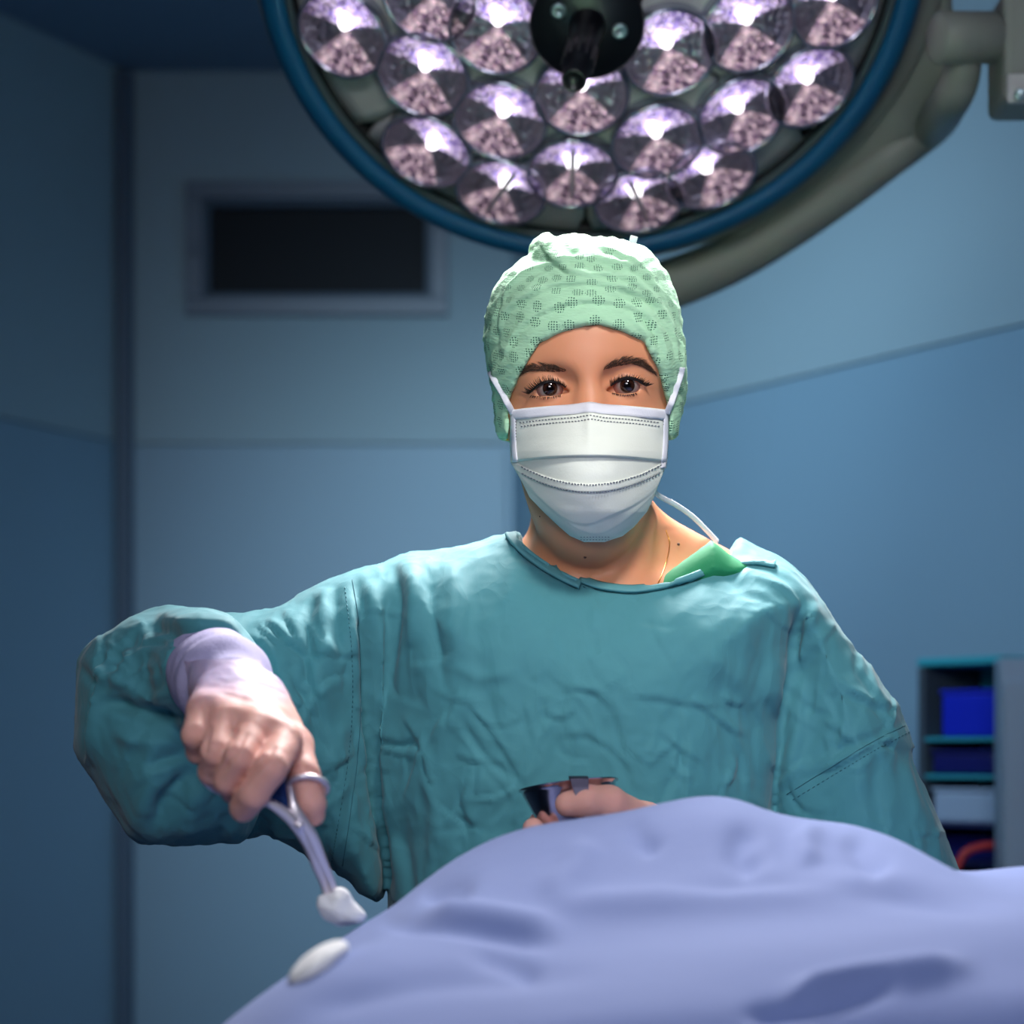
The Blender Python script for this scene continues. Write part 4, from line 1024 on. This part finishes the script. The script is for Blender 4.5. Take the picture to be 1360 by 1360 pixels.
neck = [(693, 600), (692, 706), (700, 722), (720, 738), (745, 754), (772, 768), (800, 776), (835, 779), (868, 777), (900, 769), (935, 757), (975, 745), (990, 600)]
cutprism(gw, neck, 1.95, 1.0, 2.075, True, .004)
V, Q = surface_nets(gw.F, gw.ax); V = laplace(V, Q, 3); Nn = normals(V, Q)
gfold = [
 # left armhole (picture left) and the gathers beside it
 ([(472, 762), (484, 830), (489, 900), (494, 990), (508, 1090), (520, 1210)], -14, 8, 'g'), ([(494, 768), (504, 850), (510, 950), (520, 1060), (535, 1200)], 7, 12),
 ([(525, 750), (530, 800), (522, 870), (515, 950)], -6, 7), ([(548, 748), (552, 800), (548, 860)], 6, 9), ([(570, 748), (572, 800), (580, 860), (590, 920)], -6, 10),
 ([(600, 745), (604, 800), (610, 880)], 4, 12), ([(640, 735), (630, 800), (640, 900), (660, 960)], -3.5, 16), ([(690, 740), (700, 820), (720, 900)], 3, 22),
 ([(880, 790), (930, 850), (960, 920)], 3, 20), ([(960, 760), (1000, 790), (1040, 800)], -3, 7), ([(985, 755), (1030, 775), (1060, 792)], 3, 6),
 # chest wrinkles
 ([(500, 978), (530, 990), (556, 984)], -5, 4), ([(535, 950), (560, 990), (575, 1030)], 4, 5, 'r'), ([(505, 960), (515, 990), (560, 1010)], 3.5, 5, 'r'),
 ([(620, 930), (650, 965), (680, 1010), (700, 1045)], 5, 6, 'r'), ([(610, 950), (640, 1000), (690, 1040)], -3, 5), ([(700, 1045), (712, 1010), (720, 980), (735, 960)], 5, 6, 'r'),
 ([(700, 990), (690, 1040), (670, 1120), (665, 1200)], -3, 9), ([(735, 920), (770, 915), (800, 925), (812, 945), (800, 955)], 4, 6, 'r'), ([(812, 912), (822, 960), (834, 1000)], 4.5, 6, 'r'),
 ([(820, 925), (870, 925), (920, 935), (975, 935)], 3, 7, 'r'), ([(905, 940), (912, 990), (908, 1060)], 4, 6, 'r'), ([(870, 1080), (905, 1010), (912, 960)], -3, 6),
 ([(730, 980), (780, 975), (830, 1010), (850, 1060)], 3.5, 7, 'r'), ([(960, 950), (985, 1000), (990, 1060)], 4, 7, 'r'), ([(560, 1020), (580, 1080), (570, 1180)], 4, 9),
 ([(530, 1090), (545, 1150), (550, 1210)], -3.5, 8), ([(610, 1040), (615, 1110), (600, 1170)], -3, 10), ([(600, 880), (640, 900), (690, 890)], 2, 8), ([(760, 950), (765, 1000), (755, 1030)], 3, 6, 'r'),
 ([(640, 1010), (680, 1060), (650, 1100)], 3, 7, 'r'), ([(940, 860), (975, 900), (1010, 960)], 2.5, 14), ([(840, 1000), (880, 1000), (900, 980)], 3, 6, 'r'),
 # right armhole and sleeve
 ([(1068, 792), (1055, 850), (1044, 930), (1034, 1010), (1026, 1090)], -6, 7), ([(1080, 800), (1070, 850), (1064, 890)], 6, 8), ([(1042, 860), (1022, 950), (1008, 1070)], 6, 14),
 ([(1072, 880), (1060, 960), (1045, 1050)], 5, 10), ([(1110, 900), (1150, 930), (1195, 945)], 4, 7, 'r'), ([(1085, 1000), (1150, 985), (1205, 955)], -4, 7), ([(1060, 1030), (1120, 1012), (1165, 985), (1208, 985)], 4, 7, 'r'),
 ([(1140, 880), (1165, 930), (1200, 990)], 3.5, 7, 'r'), ([(1170, 1000), (1165, 1060), (1180, 1110)], -4, 9), ([(1200, 1010), (1215, 1060), (1235, 1110)], 4, 10), ([(1100, 830), (1110, 900), (1100, 960)], -3, 14),
 # upper arm
 ([(380, 812), (392, 840), (408, 872), (425, 930), (440, 990)], 5, 8, 'r'), ([(352, 824), (380, 850), (408, 870)], 5, 6, 'r'), ([(420, 790), (408, 830), (410, 880), (400, 930)], -6, 8),
 ([(448, 775), (445, 830), (455, 880)], -5, 7), ([(432, 780), (430, 830), (440, 880)], 5, 7), ([(470, 790), (466, 850), (470, 920)], 3, 7), ([(330, 840), (360, 870), (372, 900), (400, 960)], 4, 7, 'r'),
 ([(465, 900), (430, 910), (400, 950), (395, 1000)], 4, 6, 'r'), ([(400, 900), (420, 960), (450, 1010)], 3.5, 6, 'r'), ([(420, 1000), (440, 1060), (430, 1120)], -4, 9), ([(455, 960), (440, 1020), (455, 1100)], 3, 8),
 ([(380, 1060), (410, 1080), (430, 1060)], 3, 7, 'r'), ([(385, 900), (395, 920), (430, 930)], -3, 5),
 # ballooning sleeve, folds gathered towards the cuff
 ([(206, 826), (250, 838), (290, 842), (318, 850)], 11, 10, 'r'), ([(215, 850), (250, 852), (285, 852)], -6, 7), ([(240, 960), (200, 950), (160, 938), (135, 930)], -13, 9), ([(238, 940), (195, 925), (150, 900), (120, 890)], 6, 9),
 ([(245, 985), (200, 985), (150, 975)], 6, 10), ([(250, 1000), (215, 1010), (190, 1020)], -6, 8), ([(262, 1020), (225, 1060), (200, 1110)], -13, 13), ([(270, 1035), (255, 1080), (250, 1115)], 5, 16),
 ([(300, 1075), (300, 1100), (290, 1118)], -4, 12), ([(145, 860), (133, 900), (122, 960), (110, 1020)], 8, 7, 'r'), ([(160, 850), (148, 900), (128, 930)], -6, 7), ([(225, 860), (185, 870), (140, 905), (132, 925)], 5, 6, 'r'),
 ([(180, 838), (165, 860), (120, 895)], -4, 6), ([(105, 880), (120, 905), (140, 900)], -4, 5), ([(200, 835), (190, 860), (160, 870)], 4, 7, 'r'), ([(330, 1110), (350, 1060), (365, 1010)], -5, 12)]
gfold = [(f_[0], f_[1]*(.5 if len(f_) > 3 and f_[3] == 'r' and f_[0][0][1] > 860 and 500 < f_[0][0][0] < 1030 else .85), *f_[2:]) for f_ in gfold]
rr = random.Random(11)
def creases(n, box_, ang, spread, ln, amp, wd, poly=None):
    for _ in range(n):
        x = rr.uniform(box_[0], box_[2]); y = rr.uniform(box_[1], box_[3]); a = math.radians(ang+rr.gauss(0, spread)); l = rr.uniform(*ln); b = rr.gauss(0, .25)
        p = [(x, y)]
        for k in range(3): a += b+rr.gauss(0, .15); p.append((p[-1][0]+math.cos(a)*l/3, p[-1][1]+math.sin(a)*l/3))
        gfold.append((p, rr.uniform(*amp)*rr.choice((1, 1, -.7)), rr.uniform(*wd), 'r'))
creases(85, (500, 900, 1020, 1180), 78, 34, (30, 110), (.7, 2.3), (3, 7))
creases(26, (500, 780, 1030, 920), 80, 30, (40, 120), (.5, 1.4), (5, 10))
creases(50, (1050, 830, 1230, 1130), 60, 45, (30, 90), (.9, 2.4), (3.2, 7))
creases(60, (340, 800, 480, 1110), 75, 40, (30, 90), (1.0, 2.6), (3.2, 7))
creases(34, (110, 840, 240, 960), -40, 30, (30, 70), (1.2, 2.8), (3.5, 6)); creases(14, (120, 980, 330, 1100), -45, 30, (40, 100), (.8, 2.0), (6, 12))
V = fold(V, Nn, gfold, -.1)
Nn = normals(V, Q)
nf = perlin(V*np.array([11, 9, 7])); nf2 = perlin(V*np.array([28, 20, 16])+nf[:, None]*1.2); nf3 = perlin(V*np.array([60, 40, 42])+nf[:, None]*3)
D = nf*.005+(1-np.abs(nf2)*2.4)*.0018+(1-np.abs(nf3)*2.4)*.0007-.0015
V = V+Nn*D[:, None]
gown = link('surgical_gown', mesh_np('surgical_gown', V, Q), M['gown'], PR); gown['label'] = 'teal cotton surgical gown'
TG = bvh(gown)
cuff([P(264, 887, 1.83), P(284, 897, 1.765), P(298, 908, 1.715), P(307, 922, 1.688)], [.032, .0345, .0335, .0275], gown)
cuff([P(990, 1205, 1.88), P(915, 1170, 1.835)], [.034, .031], gown)
# neck binding
def band(name, pts, wd, m, par, tree, off=.0015, lift=.002):
    c = catmull([(x, y, 0) for x, y in pts], 8); G = np.zeros((len(c), 6, 3)); lastY = None
    for i, p in enumerate(c):
        d = (c[min(i+1, len(c)-1)]-c[max(i-1, 0)]).normalized(); q = Vector((-d.y, d.x, 0))
        for j in range(6):
            w_ = p+q*wd*(j/5); h = hit(tree, w_.x, w_.y, off, -1)
            G[i, j] = h; 
        # clean: keep depth near that of the outer edge
        ref = G[i, 5, 1] if G[i, 5, 1] > 1.5 else (lastY or 1.95)
        if lastY is not None: ref = .6*lastY+.4*ref
        lastY = ref
        for j in range(6):
            w_ = p+q*wd*(j/5); y = G[i, j, 1]
            if abs(y-ref) > .012 or y < 1.5: y = ref
            G[i, j] = P(w_.x, w_.y, y-lift*math.sin(PI*(.15+.7*j/5)))
    for _ in range(2):
        G[1:-1, :, 1] = (G[:-2, :, 1]+2*G[1:-1, :, 1]+G[2:, :, 1])/4
    me = grid_mesh(name, G); o = link(name, me, m, par); md = o.modifiers.new('t', 'SOLIDIFY'); md.thickness = .003; return o
nb = band('neck_binding', [(682, 705), (690, 716), (706, 732), (732, 750), (756, 763), (774, 771)], 13, M['gown_in'], gown, TG)
nb2 = band('neck_binding', [(772, 768), (800, 777), (835, 781), (868, 778), (900, 770), (936, 757), (975, 746), (1005, 744), (1030, 748)], 7, M['gown_in'], gown, TG)
def seam(pts, dashed=False, r=.00032, n=8):
    bm = bmesh.new()
    c = catmull([(x, y, 0) for x, y in pts], n); q = [hit(TG, p.x, p.y, .0004, -1) for p in c]; q = [p for p in q if p.y > 0]
    if dashed:
        for a, b in zip(q[::2], q[1::2]):
            if (a-b).length < .02: tube(bm, [a, b], r, 4)
    else:
        run = [q[0]]
        for p in q[1:]:
            if (p-run[-1]).length > .02:
                if len(run) > 1: tube(bm, run, r, 5)
                run = []
            run.append(p)
        if len(run) > 1: tube(bm, run, r, 5)
    o = link('stitching' if dashed else 'seam', bm_mesh('seam', bm), M['thread'], gown)
    if dashed: stuff(o)
seam([(468, 770), (476, 830), (479, 900), (477, 980), (468, 1060), (455, 1150)], n=12)
seam([(458, 780), (466, 850), (468, 930), (462, 1010), (448, 1100), (440, 1150)], True, n=24)
seam([(1206, 962), (1160, 985), (1110, 1015), (1045, 1055)], n=10); seam([(1208, 972), (1163, 996), (1113, 1026), (1050, 1064)], True, n=20)
seam([(696, 735), (740, 765), (780, 782)], True, n=14)
# ---- green scrub top at the neck
sf = Field(axis((.10, .20, .002)), axis((1.93, 2.08, .0022)), axis((1.385, 1.465, .002)))
inflate(sf, [(850, 795), (866, 775), (945, 717), (972, 738), (1000, 752), (990, 775), (900, 800)], 1.985, .030, .035, 0, rnd=False)
V, Q = surface_nets(sf.F, sf.ax); V = laplace(V, Q, 1)
sc = link('scrub_top', mesh_np('scrub_top', V, Q), M['scrub'], PR); sc['label'] = 'green scrub top showing at the collar'

# ================================================================ forceps, swab, cup
def forceps():
    g = empty('forceps', P(430, 1150, 1.60), 'curved steel ring-handled forceps in the outstretched gloved hand', 'forceps')
    def t(name, pts, r, ry=None, m=M['steel'], par=g, seg=10, up=Vector((0, 1, 0))):
        bm = bmesh.new(); c = catmull([P(*p) for p in pts], 8); n = len(c)
        rr = [np.interp(i/(n-1), np.linspace(0, 1, len(r)), r) for i in range(n)] if isinstance(r, (list, tuple)) else r
        r2 = [np.interp(i/(n-1), np.linspace(0, 1, len(ry)), ry) for i in range(n)] if isinstance(ry, (list, tuple)) else ry
        tube(bm, c, rr, seg, ry=r2, up=up); return link(name, bm_mesh(name, bm), m, par)
    a = t('shank', [(384, 1044, 1.585), (388, 1062, 1.580), (394, 1082, 1.580), (412, 1110, 1.585), (425, 1140, 1.592), (438, 1168, 1.598), (446, 1192, 1.602)], [.0020, .0022, .0034, .0036, .0034, .0026, .0026], [.0022, .0026, .0048, .0050, .0042, .0030, .0030])
    b = t('shank', [(300, 1046, 1.575), (330, 1060, 1.572), (356, 1066, 1.572), (378, 1080, 1.576), (394, 1096, 1.580), (410, 1120, 1.588), (421, 1148, 1.594), (430, 1172, 1.600), (437, 1196, 1.604)], [.0020, .0022, .0026, .0030, .0034, .0034, .0032, .0026, .0026], [.0022, .0026, .0030, .0040, .0044, .0044, .0040, .0030, .0028])
    # rings
    def ring(c, ax1, ax2, r1, r2, par):
        bm = bmesh.new(); pts = [c+ax1*math.cos(2*PI*k/40)*r1+ax2*math.sin(2*PI*k/40)*r2 for k in range(41)]
        tube(bm, pts, .0019, 8, ry=.0024); link('finger_ring', bm_mesh('finger_ring', bm), M['steel'], par)
    ring(P(407, 1047, 1.602), Vector((1, -.15, .18)).normalized(), Vector((.15, 1, -.45)).normalized(), .0135, .019, a)
    ring(P(291, 1042, 1.598), Vector((1, .2, -.45)).normalized(), Vector((-.1, 1, -.35)).normalized(), .0125, .017, b)
    bm = bmesh.new(); c = P(397, 1096, 1.574); me = lathe([(.0005, .001), (.0028, .001), (.003, 0), (.003, -.004)], 16, 'box_screw')
    me.transform(Matrix.Translation(c) @ Vector((0, -1, 0)).to_track_quat('Z', 'Y').to_matrix().to_4x4()); link('pivot_screw', me, M['steel'], g)
    # blue insert filling the gap between the shanks
    f = Field(axis((-.175, -.13, .0013)), axis((1.56, 1.64, .0016)), axis((1.23, 1.27, .0013)))
    inflate(f, [(352, 1062), (362, 1036), (380, 1030), (386, 1052), (394, 1084), (378, 1074)], 1.594, .008, .012, 0)
    Vv, Qq = surface_nets(f.F, f.ax); link('blue_insert', mesh_np('blue_insert', laplace(Vv, Qq, 2), Qq), M['blueinsert'], g)
forceps()
sw = Field(axis((-.15, -.08, .0013)), axis((1.56, 1.64, .0016)), axis((1.15, 1.20, .0013)))
inflate(sw, [(421, 1193), (424, 1188), (438, 1186), (446, 1180), (458, 1180), (467, 1187), (470, 1195), (482, 1207), (487, 1217), (480, 1226), (462, 1230), (444, 1228), (428, 1218), (421, 1206)], 1.60, .014, .016, 0)
V, Q = surface_nets(sw.F, sw.ax); V = laplace(V, Q, 2); V += normals(V, Q)*(perlin(V*110)*.0018)[:, None]
tag(link('gauze_swab', mesh_np('gauze_swab', V, Q), M['swab']), 'white gauze swab held in the tips of the forceps', 'swab')
def cup():
    c = P(754, 1062, 1.79); g = empty('metal_cup', c+Vector((0, 0, -.03)), 'small tapered steel cup held low in the gloved hand, behind the drape', 'cup')
    TM = Matrix.Translation(P(755, 1043, 1.79)) @ Matrix.Rotation(math.radians(-7), 4, 'Y') @ Matrix.Rotation(math.radians(-6), 4, 'X')
    R = .0355
    me = lathe([(R+.0018, .0006), (R+.0018, -.0006), (R, -.0008), (R*.98, -.004), (R*.62, -.034), (R*.55, -.038), (.0005, -.038)], 56, 'cup'); me.transform(TM); link('bowl', me, M['cup_steel'], g)
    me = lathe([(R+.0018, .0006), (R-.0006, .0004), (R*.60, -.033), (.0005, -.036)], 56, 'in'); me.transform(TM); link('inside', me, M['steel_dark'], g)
    bm = bmesh.new(); prev = None
    rows = [(1046, 1.768, 757, 782), (1036, 1.766, 756, 781), (1030.5, 1.758, 755, 780), (1031, 1.748, 756, 781), (1034, 1.742, 757, 782), (1046, 1.739, 760, 782), (1058, 1.738, 765, 782), (1066, 1.738, 769, 781), (1069, 1.738, 772, 779)]
    for (yy, Y_, a_, b_) in rows:
        pr = [bm.verts.new(P(a_, yy, Y_)), bm.verts.new(P(b_, yy, Y_))]
        if prev: bm.faces.new((prev[0], prev[1], pr[1], pr[0]))
        prev = pr
    bmesh.ops.solidify(bm, geom=bm.faces[:], thickness=.0014)
    link('clip', bm_mesh('clip', bm, False), M['clip_steel'], g)
cup()

# ================================================================ the draped patient
def drape():
    A = [(-300, 1900), (100, 1600), (200, 1490), (290, 1395), (370, 1318), (430, 1264), (470, 1235), (520, 1206), (560, 1172), (600, 1142), (650, 1115), (700, 1098), (770, 1087), (830, 1078), (880, 1066), (920, 1058), (950, 1056), (985, 1062), (1020, 1077), (1060, 1086), (1130, 1094), (1180, 1109), (1215, 1131), (1245, 1154), (1290, 1158), (1360, 1150), (1500, 1146), (1900, 1150)]
    B = [(-300, 1800), (150, 1500), (230, 1420), (290, 1366), (340, 1328), (400, 1290), (450, 1266), (520, 1246), (620, 1236), (750, 1230), (900, 1214), (1050, 1200), (1200, 1196), (1360, 1192), (1900, 1190)]
    Cc = [(-300, 1990), (100, 1720), (250, 1520), (340, 1430), (450, 1385), (700, 1350), (1000, 1330), (1360, 1310), (1900, 1300)]
    xs = np.arange(-.42, .72, .0045); ys = np.arange(.95, 1.80, .0045)
    def prof(p, Y): 
        p = np.array(p, float); z = np.interp(xs, (p[:, 0]-680)*Y/F, CZ+(HY-p[:, 1])*Y/F)
        k = np.exp(-np.linspace(-2, 2, 9)**2); k /= k.sum(); return np.convolve(np.pad(z, 4, 'edge'), k, 'valid')
    zA = prof(A, 1.60); zB = prof(B, 1.38); zC = prof(Cc, 1.22)
    Yk = np.array([.95, 1.05, 1.22, 1.38, 1.60, 1.66, 1.72, 1.80]); low = np.minimum(zC-.2, .95)
    Zk = np.stack([low-.12, low+.03, zC, zB, zA, zA-.022, zA-.12, np.minimum(zA-.30, .95)])
    Z = np.zeros((len(xs), len(ys)))
    # monotone cubic through the key depths
    h = np.diff(Yk)[:, None]; dl = np.diff(Zk, axis=0)/h; m = np.zeros_like(Zk); m[0] = dl[0]; m[-1] = dl[-1]
    for i in range(1, len(Yk)-1):
        m[i] = np.where(dl[i-1]*dl[i] > 0, 2*dl[i-1]*dl[i]/(dl[i-1]+dl[i]+1e-9), 0)
    for j, y in enumerate(ys):
        i = min(len(Yk)-2, max(0, np.searchsorted(Yk, y)-1)); hh = Yk[i+1]-Yk[i]; t = (y-Yk[i])/hh
        Z[:, j] = (2*t**3-3*t*t+1)*Zk[i]+(t**3-2*t*t+t)*hh*m[i]+(-2*t**3+3*t*t)*Zk[i+1]+(t**3-t*t)*hh*m[i+1]
    Z = np.maximum(Z, .55)
    G = np.zeros((len(xs), len(ys), 3)); G[..., 0] = xs[:, None]; G[..., 1] = ys[None, :]; G[..., 2] = Z
    V = G.reshape(-1, 3).copy(); px, py = to_px(V)
    near = np.clip((1.58-V[:, 1])/.08, 0, 1)
    D = np.zeros(len(V))
    for pts, amp, wd in ((((500, 1222), (580, 1228), (660, 1240), (745, 1256)), -6, 9), (((560, 1205), (650, 1218), (760, 1240)), 7, 14), (((620, 1262), (680, 1275), (720, 1290)), -5, 10),
                         (((560, 1195), (600, 1180), (630, 1185)), -6, 16), (((840, 1085), (850, 1110), (875, 1135)), -6, 14), (((780, 1110), (760, 1160), (720, 1200)), 5, 22), (((1000, 1085), (980, 1130), (1010, 1160)), -6, 18),
                         (((1130, 1105), (1150, 1140), (1180, 1160)), -5, 18), (((700, 1210), (950, 1195), (1240, 1165)), 5, 16), (((980, 1348), (1080, 1335), (1200, 1300)), -8, 12), (((1040, 1325), (1150, 1300), (1300, 1280)), 10, 16),
                         (((400, 1340), (560, 1300), (800, 1290)), -4, 16), (((1090, 1090), (1070, 1120), (1080, 1150)), 6, 14), (((880, 1190), (1100, 1180), (1360, 1215)), -4, 14)):
        d, u, s = seg_dist(px, py, [tuple(p[:2]) for p in catmull([(a, b, 0) for a, b in pts], 5)])
        D += amp*.001*np.exp(-(d/wd)**2)*np.clip(np.minimum(u, 1-u)*5, 0, 1)
    V[:, 2] += D*near+perlin(V*np.array([7, 9, 7]))*.007*np.clip((1.6-V[:, 1])/.1, 0.15, 1)
    me = grid_mesh('drape', V.reshape(G.shape))
    o = tag(link('surgical_drape', me, M['drape']), 'periwinkle blue surgical drape over the patient in the foreground', 'drape')
    sd = o.modifiers.new('t', 'SOLIDIFY'); sd.thickness = .002; sd.offset = -1
    return o
dr = drape()
# operating table under the drape
tb = empty('operating_table', (.25, 1.35, 0), 'operating table hidden under the blue drape', 'table')
bm = bmesh.new(); box(bm, (.36, 1.36, .80), (.9, .46, .08), .02); link('table_top', bm_mesh('table_top', bm, False), M['black'], tb)
bm = bmesh.new(); box(bm, (.36, 1.36, .40), (.25, .22, .74), .02); link('column', bm_mesh('column', bm, False), M['steel_dark'], tb)
bm = bmesh.new(); box(bm, (.36, 1.36, .03), (.8, .4, .06), .02); link('foot_plate', bm_mesh('foot_plate', bm, False), M['steel_dark'], tb)
# folded gauze lying on the drape at the lower left
TD = bvh(dr)
f = Field(axis((-.14, -.05, .0016)), axis((1.30, 1.50, .003)), axis((1.10, 1.20, .0016)))
c = hit(TD, 422, 1282, 0)
gf_ = Field(axis((c.x-.03, c.x+.03, .0012)), axis((c.y-.05, c.y+.05, .002)), axis((c.z-.025, c.z+.025, .0012)))
gf_.ell((c.x, c.y, c.z), (.017, .035, .010), 0); V, Q = surface_nets(gf_.F, gf_.ax); V = laplace(V, Q, 1)
ang = .55; V[:, 2] += (V[:, 0]-c.x)*.55; V += normals(V, Q)*(perlin(V*70)*.002)[:, None]
tag(link('gauze_pad', mesh_np('gauze_pad', V, Q), M['swab']), 'white gauze pad lying on the lower left slope of the drape', 'gauze')
